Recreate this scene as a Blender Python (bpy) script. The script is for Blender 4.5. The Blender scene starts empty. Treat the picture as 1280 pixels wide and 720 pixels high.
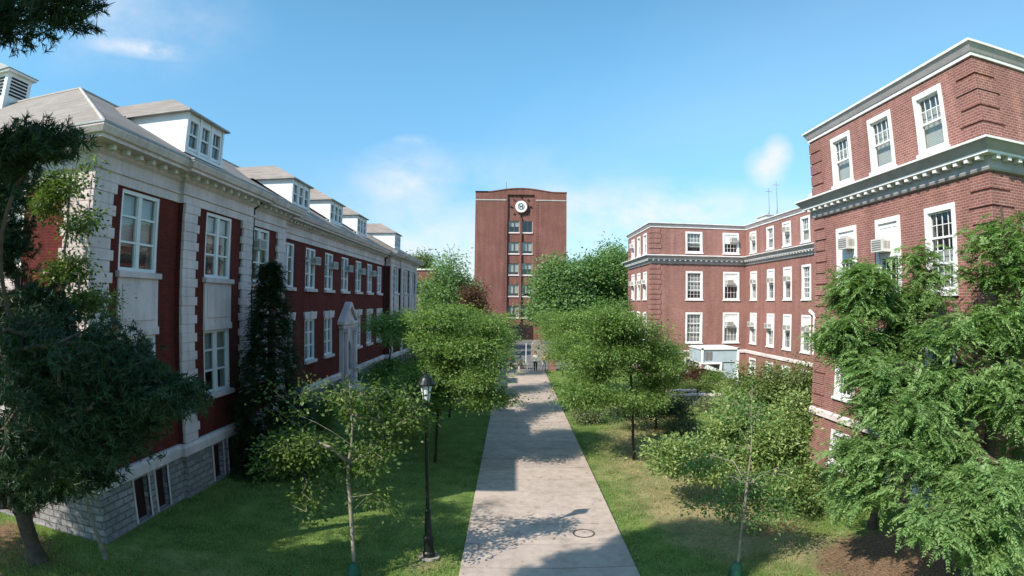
import bpy, math, random
import numpy as np
R = math.radians
SC = bpy.context.scene
COL = SC.collection
ALL_CAM_Z = 6.4

# ------------------------------------------------------------------ materials
def nt(m):
    m.use_nodes = True
    t = m.node_tree
    for n in list(t.nodes): t.nodes.remove(n)
    o = t.nodes.new('ShaderNodeOutputMaterial')
    b = t.nodes.new('ShaderNodeBsdfPrincipled')
    t.links.new(b.outputs[0], o.inputs[0])
    return t, b, o

def wallvec(t):
    """object coordinates laid on whichever way a wall faces: (along, height)"""
    tc = t.nodes.new('ShaderNodeTexCoord'); sp = t.nodes.new('ShaderNodeSeparateXYZ')
    t.links.new(tc.outputs['Object'], sp.inputs[0])
    gn = t.nodes.new('ShaderNodeNewGeometry'); sn = t.nodes.new('ShaderNodeSeparateXYZ')
    t.links.new(gn.outputs['True Normal'], sn.inputs[0])
    ab = t.nodes.new('ShaderNodeMath'); ab.operation = 'ABSOLUTE'; t.links.new(sn.outputs[0], ab.inputs[0])
    gt = t.nodes.new('ShaderNodeMath'); gt.operation = 'GREATER_THAN'; gt.inputs[1].default_value = .7
    t.links.new(ab.outputs[0], gt.inputs[0])
    mx = t.nodes.new('ShaderNodeMix'); mx.data_type = 'FLOAT'
    t.links.new(gt.outputs[0], mx.inputs[0]); t.links.new(sp.outputs[0], mx.inputs[2]); t.links.new(sp.outputs[1], mx.inputs[3])
    cb = t.nodes.new('ShaderNodeCombineXYZ')
    t.links.new(mx.outputs[0], cb.inputs[0]); t.links.new(sp.outputs[2], cb.inputs[1])
    return cb.outputs[0], tc

def noise(t, vec, scale, detail=4, rough=.6):
    n = t.nodes.new('ShaderNodeTexNoise'); n.inputs['Scale'].default_value = scale
    n.inputs['Detail'].default_value = detail; n.inputs['Roughness'].default_value = rough
    if vec is not None: t.links.new(vec, n.inputs['Vector'])
    return n.outputs[0]

def ramp(t, fac, stops):
    r = t.nodes.new('ShaderNodeValToRGB'); cr = r.color_ramp
    while len(cr.elements) < len(stops): cr.elements.new(.5)
    for e, (p, c) in zip(cr.elements, stops):
        e.position = p; e.color = (*c, 1)
    t.links.new(fac, r.inputs[0]); return r.outputs[0]

def mixc(t, fac, a, b, mode='MIX'):
    m = t.nodes.new('ShaderNodeMix'); m.data_type = 'RGBA'; m.blend_type = mode
    for s, v in ((0, fac), (6, a), (7, b)):
        if isinstance(v, (int, float)): m.inputs[s].default_value = v
        elif isinstance(v, tuple): m.inputs[s].default_value = (*v, 1)
        else: t.links.new(v, m.inputs[s])
    return m.outputs[2]

def bump(t, b, h, strength=.3, dist=.02):
    n = t.nodes.new('ShaderNodeBump'); n.inputs['Strength'].default_value = strength
    n.inputs['Distance'].default_value = dist
    t.links.new(h, n.inputs['Height']); t.links.new(n.outputs[0], b.inputs['Normal'])

MATS = {}
def mat(name, col, rough=.7, var=.25, scale=1.5, fine=18, metal=0, spec=.4, bmp=.15, streak=0):
    """painted / plain surface with broad weathering and a fine grain"""
    m = bpy.data.materials.new(name); t, b, o = nt(m)
    tc = t.nodes.new('ShaderNodeTexCoord')
    n1 = noise(t, tc.outputs['Object'], scale, 5); n2 = noise(t, tc.outputs['Object'], fine, 3)
    dark = tuple(c*(1-var) for c in col); lite = tuple(min(1, c*(1+var*.5)) for c in col)
    c1 = ramp(t, n1, [(.3, dark), (.65, lite)])
    c2 = ramp(t, n2, [(.3, (1-var*.4,)*3), (.7, (1, 1, 1))])
    cc = mixc(t, 1.0, c1, c2, 'MULTIPLY')
    if streak:   # rain streaks running down the face
        mp = t.nodes.new('ShaderNodeMapping'); mp.inputs['Scale'].default_value = (3.2, 3.2, .22); t.links.new(tc.outputs['Object'], mp.inputs[0])
        cc = mixc(t, 1.0, cc, ramp(t, noise(t, mp.outputs[0], 1.6, 6, .65), [(.36, (1-streak, 1-streak, 1-streak)), (.55, (1, 1, 1))]), 'MULTIPLY')
    t.links.new(cc, b.inputs['Base Color'])
    b.inputs['Roughness'].default_value = rough; b.inputs['Metallic'].default_value = metal
    b.inputs['Specular IOR Level'].default_value = spec
    if bmp: bump(t, b, n2, bmp, .01)
    MATS[name] = m; return m

def brick(name, c1, c2, mortar, stain=.25, msz=.011):
    m = bpy.data.materials.new(name); t, b, o = nt(m)
    v, tc = wallvec(t)
    bt = t.nodes.new('ShaderNodeTexBrick')
    t.links.new(v, bt.inputs['Vector'])
    bt.inputs['Color1'].default_value = (*c1, 1); bt.inputs['Color2'].default_value = (*c2, 1)
    bt.inputs['Mortar'].default_value = (*mortar, 1)
    bt.inputs['Scale'].default_value = 1; bt.inputs['Brick Width'].default_value = .215
    bt.inputs['Row Height'].default_value = .078; bt.inputs['Mortar Size'].default_value = msz
    bt.inputs['Mortar Smooth'].default_value = .4; bt.inputs['Bias'].default_value = -.1
    n1 = noise(t, tc.outputs['Object'], .35, 6, .65)
    st = ramp(t, n1, [(.3, (1-stain,)*3), (.7, (1.0+stain*.3,)*3)])
    mp = t.nodes.new('ShaderNodeMapping'); mp.inputs['Scale'].default_value = (6, 14, 1)
    t.links.new(v, mp.inputs[0])
    n2 = noise(t, mp.outputs[0], .5, 4, .7)
    st2 = ramp(t, n2, [(.3, (.82, .82, .82)), (.7, (1.1, 1.08, 1.05))])
    c = mixc(t, 1.0, bt.outputs['Color'], st, 'MULTIPLY'); c = mixc(t, 1.0, c, st2, 'MULTIPLY')
    mp3 = t.nodes.new('ShaderNodeMapping'); mp3.inputs['Scale'].default_value = (1.6, .12, 1)
    t.links.new(v, mp3.inputs[0])
    n3 = noise(t, mp3.outputs[0], 1.0, 5, .6)
    st3 = ramp(t, n3, [(.42, (.86, .84, .84)), (.58, (1.03, 1.02, 1.02))])
    c = mixc(t, 1.0, c, st3, 'MULTIPLY')
    t.links.new(c, b.inputs['Base Color']); b.inputs['Roughness'].default_value = .9
    b.inputs['Specular IOR Level'].default_value = .2
    inv = t.nodes.new('ShaderNodeMath'); inv.operation = 'SUBTRACT'; inv.inputs[0].default_value = 1
    t.links.new(bt.outputs['Fac'], inv.inputs[1]); bump(t, b, inv.outputs[0], .5, .008)
    MATS[name] = m; return m

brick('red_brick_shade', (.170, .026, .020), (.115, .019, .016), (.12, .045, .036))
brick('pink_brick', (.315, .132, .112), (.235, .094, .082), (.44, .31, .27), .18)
brick('tower_brick', (.235, .092, .074), (.180, .068, .058), (.30, .18, .15), .25)
mat('limestone', (.73, .62, .605), .8, .2, .8, 12, streak=.16)
mat('white_paint', (.80, .80, .80), .55, .10, .8, 20)
mat('trim_white', (.78, .77, .76), .6, .14, 1.2, 15, streak=.12)
mat('cream_paint', (.72, .70, .66), .65, .15, 1.0, 15)
mat('metal_grey', (.30, .31, .31), .5, .2, 2, 20, .4)
mat('black_iron', (.018, .02, .02), .42, .3, 3, 30, .3)
mat('door_maroon', (.035, .010, .012), .55, .3, 3, 20)
mat('dark_room', (.012, .013, .016), .9, .2, 2, 10, bmp=0)
mat('sash_dark', (.08, .08, .08), .5, .2)
mat('cornice_grey', (.41, .375, .38), .6, .2, 1.5, 15)  # darker grey than the trim, on the right hall's frieze and cove bands
mat('coping', (.42, .39, .36), .7, .2)
mat('concrete_base', (.55, .53, .50), .85, .25, 3, 30)
mat('light_blue_panel', (.40, .48, .53), .5, .12)
mat('green_bag', (.015, .10, .055), .6, .3, 8, 30)
mat('ac_case', (.62, .60, .56), .6, .15)
mat('ac_grille', (.20, .19, .18), .7, .3, 20, 60)
mat('copper_green', (.50, .62, .58), .6, .2)
mat('bark', (.105, .075, .055), .95, .45, 6, 40, bmp=.6)
mat('bark_pale', (.26, .22, .17), .9, .4, 6, 40, bmp=.5)
mat('bark_dark', (.045, .034, .028), .95, .4, 6, 40, bmp=.6)
mat('skin', (.45, .27, .19), .6, .05); mat('hair_dark', (.02, .014, .01), .6, .2)
mat('cloth_white', (.7, .7, .7), .9, .1); mat('cloth_black', (.02, .02, .025), .9, .1)
mat('cloth_red', (.28, .05, .05), .9, .1); mat('cloth_tan', (.42, .28, .18), .9, .1)
mat('cloth_blue', (.05, .08, .2), .9, .1)

def blocks(name, c1, c2, mort, w, h):
    m = bpy.data.materials.new(name); t, b, o = nt(m)
    v, tc = wallvec(t)
    dn = noise(t, v, 1.3, 2)
    mx = t.nodes.new('ShaderNodeVectorMath'); mx.operation = 'MULTIPLY_ADD'
    t.links.new(dn, mx.inputs[0]); mx.inputs[1].default_value = (.10, .06, 0); t.links.new(v, mx.inputs[2])
    bt = t.nodes.new('ShaderNodeTexBrick'); t.links.new(mx.outputs[0], bt.inputs['Vector'])
    bt.inputs['Color1'].default_value = (*c1, 1); bt.inputs['Color2'].default_value = (*c2, 1)
    bt.inputs['Mortar'].default_value = (*mort, 1); bt.inputs['Scale'].default_value = 1
    bt.inputs['Brick Width'].default_value = w; bt.inputs['Row Height'].default_value = h
    bt.inputs['Mortar Size'].default_value = .025; bt.inputs['Mortar Smooth'].default_value = .6
    n2 = noise(t, tc.outputs['Object'], 7, 6, .7)
    c = mixc(t, 1.0, bt.outputs['Color'], ramp(t, n2, [(.3, (.6, .6, .6)), (.7, (1.15, 1.15, 1.15))]), 'MULTIPLY')
    t.links.new(c, b.inputs['Base Color']); b.inputs['Roughness'].default_value = .9
    sub = t.nodes.new('ShaderNodeMath'); sub.operation = 'SUBTRACT'
    t.links.new(n2, sub.inputs[0]); t.links.new(bt.outputs['Fac'], sub.inputs[1])
    bump(t, b, sub.outputs[0], .9, .05)
    MATS[name] = m
blocks('rubble_stone', (.42, .385, .375), (.27, .25, .245), (.23, .215, .205), .46, .2)
blocks('garden_stone', (.50, .44, .36), (.36, .31, .25), (.2, .17, .14), .5, .22)

def shingle():
    m = bpy.data.materials.new('roof_slate'); t, b, o = nt(m)
    tc = t.nodes.new('ShaderNodeTexCoord')
    mp = t.nodes.new('ShaderNodeMapping'); mp.inputs['Scale'].default_value = (.6, .6, 9)
    t.links.new(tc.outputs['Object'], mp.inputs[0])
    n1 = noise(t, mp.outputs[0], 2.2, 4, .7)
    n2 = noise(t, tc.outputs['Object'], .5, 5)
    w = t.nodes.new('ShaderNodeTexWave'); w.bands_direction = 'Z'; w.wave_profile = 'SAW'
    w.inputs['Scale'].default_value = 1.35; w.inputs['Distortion'].default_value = .3
    t.links.new(tc.outputs['Object'], w.inputs[0])
    c = ramp(t, n1, [(.3, (.20, .165, .145)), (.5, (.29, .25, .22)), (.75, (.38, .335, .295))])
    c = mixc(t, 1.0, c, ramp(t, n2, [(.3, (.8, .78, .76)), (.7, (1.08, 1.08, 1.08))]), 'MULTIPLY')
    c = mixc(t, 1.0, c, ramp(t, w.outputs[1], [(0, (.66, .66, .66)), (.2, (1, 1, 1))]), 'MULTIPLY')
    t.links.new(c, b.inputs['Base Color']); b.inputs['Roughness'].default_value = .85
    bump(t, b, w.outputs[1], .5, .03); MATS['roof_slate'] = m
shingle()

def glass():
    m = bpy.data.materials.new('window_glass'); t, b, o = nt(m)
    t.nodes.remove(b)
    tr = t.nodes.new('ShaderNodeBsdfTransparent'); tr.inputs[0].default_value = (.90, .92, .91, 1)
    gl = t.nodes.new('ShaderNodeBsdfGlossy'); gl.inputs['Roughness'].default_value = .04
    tc = t.nodes.new('ShaderNodeTexCoord')
    bp = t.nodes.new('ShaderNodeBump'); bp.inputs['Strength'].default_value = .08; bp.inputs['Distance'].default_value = .02
    t.links.new(noise(t, tc.outputs['Object'], 2.5, 2), bp.inputs['Height']); t.links.new(bp.outputs[0], gl.inputs['Normal'])
    ge = t.nodes.new('ShaderNodeNewGeometry'); dp = t.nodes.new('ShaderNodeVectorMath'); dp.operation = 'DOT_PRODUCT'
    t.links.new(ge.outputs['Normal'], dp.inputs[0]); t.links.new(ge.outputs['Incoming'], dp.inputs[1])
    def mth(op, a, b_=None, c=None):
        n = t.nodes.new('ShaderNodeMath'); n.operation = op
        for i, x in enumerate((a, b_, c)):
            if x is None: continue
            if isinstance(x, (int, float)): n.inputs[i].default_value = x
            else: t.links.new(x, n.inputs[i])
        return n
    ad = mth('MULTIPLY_ADD', mth('POWER', mth('SUBTRACT', 1, mth('ABSOLUTE', dp.outputs['Value']).outputs[0]).outputs[0], 5).outputs[0], .9, .055)
    mx = t.nodes.new('ShaderNodeMixShader')
    t.links.new(ad.outputs[0], mx.inputs[0]); t.links.new(tr.outputs[0], mx.inputs[1]); t.links.new(gl.outputs[0], mx.inputs[2])
    t.links.new(mx.outputs[0], o.inputs[0]); MATS['window_glass'] = m
glass()

def blind_mat():
    m = bpy.data.materials.new('blind_fabric'); t, b, o = nt(m)
    tc = t.nodes.new('ShaderNodeTexCoord')
    w = t.nodes.new('ShaderNodeTexWave'); w.bands_direction = 'Z'; w.inputs['Scale'].default_value = 6
    w.inputs['Distortion'].default_value = .4; t.links.new(tc.outputs['Object'], w.inputs[0])
    c = ramp(t, w.outputs[1], [(0, (.36, .36, .36)), (1, (.62, .61, .58))])
    t.links.new(c, b.inputs['Base Color']); b.inputs['Roughness'].default_value = .8; MATS['blind_fabric'] = m
blind_mat()

LEAF_GAIN = {'leaf_locust': (1.25, 1.25, 1.4), 'leaf_pear': (1.35, 1.32, 1.5), 'leaf_shade': (1.35, 1.5, 1.5), 'leaf_hemlock': (1.25, 1.38, 1.35), 'leaf_magnolia': (1.4, 1.35, 1.4), 'leaf_olive': (1.35, 1.4, 1.3)}
def leafmat(name, cols, trans=.35, rough=.55, scale=.9):
    """cols: dark, mid, light leaf colours, mixed per leaf and per clump"""
    if name in LEAF_GAIN: cols = [tuple(min(.6, c*g_) for c, g_ in zip(q, LEAF_GAIN[name])) for q in cols]
    m = bpy.data.materials.new(name); t, b, o = nt(m)
    g = t.nodes.new('ShaderNodeNewGeometry'); tc = t.nodes.new('ShaderNodeTexCoord')
    n = noise(t, tc.outputs['Object'], scale, 3)
    md = t.nodes.new('ShaderNodeMath'); md.operation = 'MULTIPLY_ADD'; md.inputs[1].default_value = .55
    t.links.new(g.outputs['Random Per Island'], md.inputs[0])
    m2 = t.nodes.new('ShaderNodeMath'); m2.operation = 'MULTIPLY'; m2.inputs[1].default_value = .5
    t.links.new(n, m2.inputs[0]); t.links.new(m2.outputs[0], md.inputs[2])
    c = ramp(t, md.outputs[0], [(.12, cols[0]), (.5, cols[1]), (.85, cols[2])])
    t.links.new(c, b.inputs['Base Color']); b.inputs['Roughness'].default_value = rough
    b.inputs['Specular IOR Level'].default_value = .3
    tl = t.nodes.new('ShaderNodeBsdfTranslucent')
    t.links.new(mixc(t, 1.0, c, (1.5, 1.7, .7), 'MULTIPLY'), tl.inputs[0])
    mx = t.nodes.new('ShaderNodeMixShader'); mx.inputs[0].default_value = trans
    t.links.new(b.outputs[0], mx.inputs[1]); t.links.new(tl.outputs[0], mx.inputs[2]); t.links.new(mx.outputs[0], o.inputs[0])
    MATS[name] = m

# ------------------------------------------------------------------ mesh builder
class MB:
    def __init__(s): s.v = []; s.f = []; s.m = []; s.mats = []
    def slot(s, m):
        if m not in s.mats: s.mats.append(m)
        return s.mats.index(m)
    def face(s, pts, m=None):
        n = len(s.v); s.v += [tuple(p) for p in pts]; s.f.append(tuple(range(n, n+len(pts)))); s.m.append(s.slot(m) if m else 0)
    def box(s, a, b, m=None):
        x0, x1 = sorted((a[0], b[0])); y0, y1 = sorted((a[1], b[1])); z0, z1 = sorted((a[2], b[2]))
        n = len(s.v); k = s.slot(m) if m else 0
        s.v += [(x0,y0,z0),(x1,y0,z0),(x1,y1,z0),(x0,y1,z0),(x0,y0,z1),(x1,y0,z1),(x1,y1,z1),(x0,y1,z1)]
        for q in ((0,3,2,1),(4,5,6,7),(0,1,5,4),(1,2,6,5),(2,3,7,6),(3,0,4,7)):
            s.f.append(tuple(n+i for i in q)); s.m.append(k)
    def prism(s, poly, h0, h1, axis='z', m=None):
        """extrude 2-D polygon; axis z: poly (x,y); axis y: poly (x,z); axis x: poly (y,z)"""
        def P(p, h):
            return {'z': (p[0], p[1], h), 'y': (p[0], h, p[1]), 'x': (h, p[0], p[1])}[axis]
        n = len(poly); k = len(s.v); mm = s.slot(m) if m else 0
        s.v += [P(p, h0) for p in poly] + [P(p, h1) for p in poly]
        s.f.append(tuple(k+i for i in range(n))); s.f.append(tuple(k+n+i for i in reversed(range(n)))); s.m += [mm, mm]
        for i in range(n):
            j = (i+1) % n; s.f.append((k+i, k+n+i, k+n+j, k+j)); s.m.append(mm)
    def tube(s, p, q, r0, r1, n=8, m=None, caps=True):
        p = np.array(p, float); q = np.array(q, float); d = q-p; L = np.linalg.norm(d); d /= max(L, 1e-9)
        a = np.array([1., 0, 0]) if abs(d[0]) < .8 else np.array([0, 1., 0])
        u = np.cross(d, a); u /= np.linalg.norm(u); w = np.cross(d, u); k = len(s.v); mm = s.slot(m) if m else 0
        for c, r in ((p, r0), (q, r1)):
            for i in range(n):
                t = 2*math.pi*i/n; s.v.append(tuple(c+r*(u*math.cos(t)+w*math.sin(t))))
        for i in range(n):
            j = (i+1) % n; s.f.append((k+i, k+j, k+n+j, k+n+i)); s.m.append(mm)
        if caps:
            s.f.append(tuple(k+i for i in reversed(range(n)))); s.f.append(tuple(k+n+i for i in range(n))); s.m += [mm, mm]
    def lathe(s, prof, n=16, c=(0, 0), m=None):
        k = len(s.v); mm = s.slot(m) if m else 0
        for r, z in prof:
            for i in range(n):
                t = 2*math.pi*i/n; s.v.append((c[0]+r*math.cos(t), c[1]+r*math.sin(t), z))
        for a in range(len(prof)-1):
            for i in range(n):
                j = (i+1) % n; s.f.append((k+a*n+i, k+a*n+j, k+(a+1)*n+j, k+(a+1)*n+i)); s.m.append(mm)
        s.f.append(tuple(k+i for i in reversed(range(n)))); s.f.append(tuple(k+(len(prof)-1)*n+i for i in range(n))); s.m += [mm, mm]
    def build(s, name, material=None, parent=None, loc=(0, 0, 0), bevel=0, smooth=False):
        me = bpy.data.meshes.new(name); me.from_pydata(s.v, [], s.f)
        if s.mats:
            for m in s.mats: me.materials.append(MATS[m])
            me.polygons.foreach_set('material_index', s.m)
        if material:
            me.materials.append(MATS[material]) if not s.mats else None
        if smooth: me.polygons.foreach_set('use_smooth', [True]*len(me.polygons))
        me.update()
        o = bpy.data.objects.new(name, me); COL.objects.link(o); o.location = loc
        if parent: o.parent = parent
        if bevel:
            bv = o.modifiers.new('bevel', 'BEVEL'); bv.width = bevel; bv.segments = 2; bv.limit_method = 'ANGLE'
        return o

def tag(o, label=None, cat=None, group=None, kind=None):
    if label: o['label'] = label
    if cat: o['category'] = cat
    if group: o['group'] = group
    if kind: o['kind'] = kind
    return o
def empty(name, loc=(0, 0, 0), label=None, cat=None, group=None):
    o = bpy.data.objects.new(name, None); COL.objects.link(o); o.location = loc; o.empty_display_size = .3
    return tag(o, label, cat, group)
def link_copy(src, parent, loc=None):
    c = src.copy(); COL.objects.link(c); c.parent = parent
    if loc is not None: c.location = loc
    return c

# A wall frame: origin O, along-direction U, outward normal N. (u, d, z): along, outward distance, height
class Frame:
    def __init__(s, O, U, N): s.O = np.array(O, float); s.U = np.array(U, float); s.N = np.array(N, float)
    def p(s, u, d, z): return tuple(s.O + s.U*u + s.N*d + np.array([0, 0, z]))
    def box(s, mb, u0, u1, d0, d1, z0, z1, m=None): mb.box(s.p(u0, d0, z0), s.p(u1, d1, z1), m)

def wall(mb, F, u0, u1, z0, z1, holes, d=0., depth=.42, m='pink_brick', reveal=None):
    """sheet wall with real window openings: reveals and a dark room behind each"""
    us = sorted({u0, u1, *[h[0] for h in holes], *[h[1] for h in holes]}); zs = sorted({z0, z1, *[h[2] for h in holes], *[h[3] for h in holes]})
    us = [u for u in us if u0 <= u <= u1]; zs = [z for z in zs if z0 <= z <= z1]
    for a, b in zip(us, us[1:]):
        for c, e in zip(zs, zs[1:]):
            mu, mz = (a+b)/2, (c+e)/2
            if any(h[0] < mu < h[1] and h[2] < mz < h[3] for h in holes): continue
            mb.face([F.p(a, d, c), F.p(b, d, c), F.p(b, d, e), F.p(a, d, e)], m)
    rv = reveal or m
    for a, b, c, e in [h[:4] for h in holes]:
        k = d-depth
        mb.face([F.p(a, d, c), F.p(a, k, c), F.p(a, k, e), F.p(a, d, e)], rv); mb.face([F.p(b, d, c), F.p(b, k, c), F.p(b, k, e), F.p(b, d, e)], rv)
        mb.face([F.p(a, d, c), F.p(b, d, c), F.p(b, k, c), F.p(a, k, c)], rv); mb.face([F.p(a, d, e), F.p(b, d, e), F.p(b, k, e), F.p(a, k, e)], rv)
        mb.face([F.p(a, k, c), F.p(b, k, c), F.p(b, k, e), F.p(a, k, e)], 'dark_room')

WCACHE = {}
def window(F, u, z0, z1, w, parent, style, blind=(0, .5), face=0., name='window', ac=None, seed=0):
    """window with parts, centred at u; local mesh shared between equal windows.
    style: double (two columns, three rows), hung (surround + muntins), hung3, small, dark"""
    h = z1-z0
    key = (style, round(w, 2), round(h, 2), tuple(F.U), tuple(F.N), blind)
    if key not in WCACHE:
        L = Frame((0, 0, 0), F.U, F.N); fr = MB(); sa = MB(); pa = MB(); bl = MB()
        B = lambda mb, a, b, c, d, e, f: L.box(mb, a, b, c, d, e, f)
        hw = w/2
        if style == 'double':
            t = .10
            B(fr, -hw, -hw+t, -.14, -.02, 0, h); B(fr, hw-t, hw, -.14, -.02, 0, h); B(fr, -hw+t, hw-t, -.14, -.02, h-t, h); B(fr, -hw+t, hw-t, -.14, -.02, 0, t)
            B(fr, -.085, .085, -.14, -.035, t, h-t)
            for s in (-1, 1):
                a, b = sorted((s*.085, s*(hw-t)))
                for q in (.36, .68): B(sa, a, b, -.15, -.06, h*q-.03, h*q+.03)
                B(sa, a, a+.035, -.15, -.07, t, h-t); B(sa, b-.035, b, -.15, -.07, t, h-t)
                B(pa, a+.035, b-.035, -.125, -.115, t, h-t)
        elif style in ('hung', 'hung3', 'acpanel'):
            t = .17
            B(fr, -hw, -hw+t, -.16, .03, 0, h); B(fr, hw-t, hw, -.16, .03, 0, h); B(fr, -hw+t, hw-t, -.16, .03, h-t, h); B(fr, -hw+t, hw-t, -.16, .03, 0, .10)
            B(fr, -hw-.06, hw+.06, .031, .10, -.09, .0); B(fr, -hw-.06, hw+.06, -.15, .031, -.09, -.003)
            a, b = -hw+t, hw-t; lo = .10; hi = h-t
            if style == 'acpanel':
                zp = lo+(hi-lo)*.50; B(fr, a, b, -.12, -.03, zp, hi); hi = zp
                B(fr, a+.06, b-.06, -.03, -.015, h-t-.16, h-t-.11)
            rows = {'hung': 2, 'hung3': 3, 'acpanel': 1}[style]
            B(pa, a, b, -.125, -.115, lo, hi)
            for r in range(1, rows): zz = lo+(hi-lo)*r/rows; B(sa, a, b, -.15, -.055, zz-.03, zz+.03)
            B(sa, a, a+.04, -.15, -.06, lo, hi); B(sa, b-.04, b, -.15, -.06, lo, hi); B(sa, a+.04, b-.04, -.15, -.06, hi-.04, hi); B(sa, a+.04, b-.04, -.15, -.06, lo, lo+.05)
            cols = 4
            gr = range(rows) if style != 'hung' else (1,)
            for r in gr:
                z_a, z_b = lo+(hi-lo)*r/rows, lo+(hi-lo)*(r+1)/rows
                for c in range(1, cols): uu = a+(b-a)*c/cols; B(sa, uu-.011, uu+.011, -.115, -.09, z_a+.03, z_b-.03)
                B(sa, a+.04, b-.04, -.112, -.094, (z_a+z_b)/2-.011, (z_a+z_b)/2+.011)
        elif style == 'dormer':
            t = .09
            B(fr, -hw, -hw+t, -.10, .03, 0, h); B(fr, hw-t, hw, -.10, .03, 0, h); B(fr, -hw+t, hw-t, -.10, .03, h-t, h); B(fr, -hw+t, hw-t, -.10, .03, 0, t)
            a, b = -hw+t, hw-t; B(sa, a, b, -.08, -.01, h*.5-.03, h*.5+.03); B(sa, -.012, .012, -.07, -.03, h*.5+.03, h-t)
            B(pa, a, b, -.075, -.068, t, h-t)
        elif style == 'dark':
            t = .05
            B(fr, -hw, -hw+t, -.22, -.1, 0, h); B(fr, hw-t, hw, -.22, -.1, 0, h); B(fr, -hw+t, hw-t, -.22, -.1, h-t, h); B(fr, -hw+t, hw-t, -.22, -.1, 0, t)
            B(sa, -.05, .05, -.2, -.1, t, h-t); B(pa, -hw+t, hw-t, -.19, -.18, t, h-t)
        if blind:
            q0, q1 = blind; a = hw-.12
            zb0, zb1 = h-.1-(h-.2)*q1, h-.1-(h-.2)*q0
            dd = -.26
            if style == 'dormer': dd = -.14
            bl.face([L.p(-a, dd, zb0), L.p(a, dd, zb0), L.p(a, dd, zb1), L.p(-a, dd, zb1)])
            bl.face([L.p(a, dd-.01, zb0), L.p(-a, dd-.01, zb0), L.p(-a, dd-.01, zb1), L.p(a, dd-.01, zb1)])
        mats = {'double': 'white_paint', 'dormer': 'white_paint', 'dark': 'cream_paint'}
        def me(mb, nm, mt):
            if not mb.f: return None
            x = bpy.data.meshes.new(nm); x.from_pydata(mb.v, [], mb.f); x.materials.append(MATS[mt]); x.update(); return x
        WCACHE[key] = (me(fr, 'window', mats.get(style, 'trim_white')), me(sa, 'sash', 'sash_dark' if style == 'dark' else 'white_paint'),
                       me(pa, 'pane', 'window_glass'), me(bl, 'blind', 'blind_fabric'))
    fr, sa, pa, bl = WCACHE[key]
    o = bpy.data.objects.new(name, fr); COL.objects.link(o); o.parent = parent; o.location = F.p(u, face, z0)
    for nm, d in (('sash', sa), ('pane', pa), ('blind', bl)):
        if d:
            c = bpy.data.objects.new(nm, d); COL.objects.link(c); c.parent = o
    if ac:
        zc, du = ac
        L = Frame((0, 0, 0), F.U, F.N); mb = MB()
        L.box(mb, du-.32, du+.32, -.12, .38, zc, zc+.42, 'ac_case')
        L.box(mb, du-.27, du+.27, .381, .39, zc+.05, zc+.37, 'ac_grille')
        for k in range(4): L.box(mb, du-.27, du+.27, .391, .40, zc+.08+k*.075, zc+.10+k*.075, 'ac_case')
        for sg in (-1, 1):
            for k in range(5): L.box(mb, du+sg*.321, du+sg*.325, .02+k*.06, .05+k*.06, zc+.1, zc+.34, 'ac_grille')
        mb.build('air_conditioner', None, o)
    return o
# ------------------------------------------------------------------ camera, sky, sun
cam = bpy.data.objects.new('camera', bpy.data.cameras.new('camera')); COL.objects.link(cam)
p_, y_, r_ = -0.02338321, -0.00135455, 0.01143816
def mm(a): return np.array(a, float)
B_ = mm([[1, 0, 0], [0, 0, -1], [0, 1, 0]])
Ry_ = mm([[math.cos(y_), -math.sin(y_), 0], [math.sin(y_), math.cos(y_), 0], [0, 0, 1]])
Rx_ = mm([[1, 0, 0], [0, math.cos(p_), -math.sin(p_)], [0, math.sin(p_), math.cos(p_)]])
Rr_ = mm([[math.cos(r_), -math.sin(r_), 0], [math.sin(r_), math.cos(r_), 0], [0, 0, 1]])
Mc = Rr_@Rx_@B_@Ry_
from mathutils import Matrix
W = Matrix(((Mc[0][0], -Mc[1][0], -Mc[2][0], 0), (Mc[0][1], -Mc[1][1], -Mc[2][1], 0), (Mc[0][2], -Mc[1][2], -Mc[2][2], ALL_CAM_Z), (0, 0, 0, 1)))
cam.matrix_world = W
cd = cam.data
# the aerial camera's wide lens: angle from the axis grows evenly with distance from the picture's centre
cd.type = 'PANO'; cd.sensor_fit = 'HORIZONTAL'; cd.sensor_width = 36; cd.sensor_height = 20.25
K = (1280/36)/729.09
for h in (cd, getattr(cd, 'cycles', None)):
    if h is None: continue
    try:
        h.panorama_type = 'FISHEYE_LENS_POLYNOMIAL'
        h.fisheye_fov = R(180); h.fisheye_polynomial_k0 = 0; h.fisheye_polynomial_k1 = -K
        h.fisheye_polynomial_k2 = 0; h.fisheye_polynomial_k3 = 0; h.fisheye_polynomial_k4 = 0
    except Exception as e: print('cam', e)
cd.clip_start = .1; cd.clip_end = 3000
SC.camera = cam

SUN_AZ = np.array([-.776, -.63]); SUN_EL = R(39.5)
sd = np.array([SUN_AZ[0]*math.cos(SUN_EL), SUN_AZ[1]*math.cos(SUN_EL), math.sin(SUN_EL)])
from mathutils import Vector
sl = bpy.data.lights.new('sun', 'SUN'); so = bpy.data.objects.new('sun', sl); COL.objects.link(so)
sl.energy = 4.6; sl.angle = R(.55); sl.color = (1, .925, .82)
so.rotation_mode = 'QUATERNION'; so.rotation_quaternion = Vector(tuple(sd)).to_track_quat('Z', 'Y'); so.location = tuple(sd*60)

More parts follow.
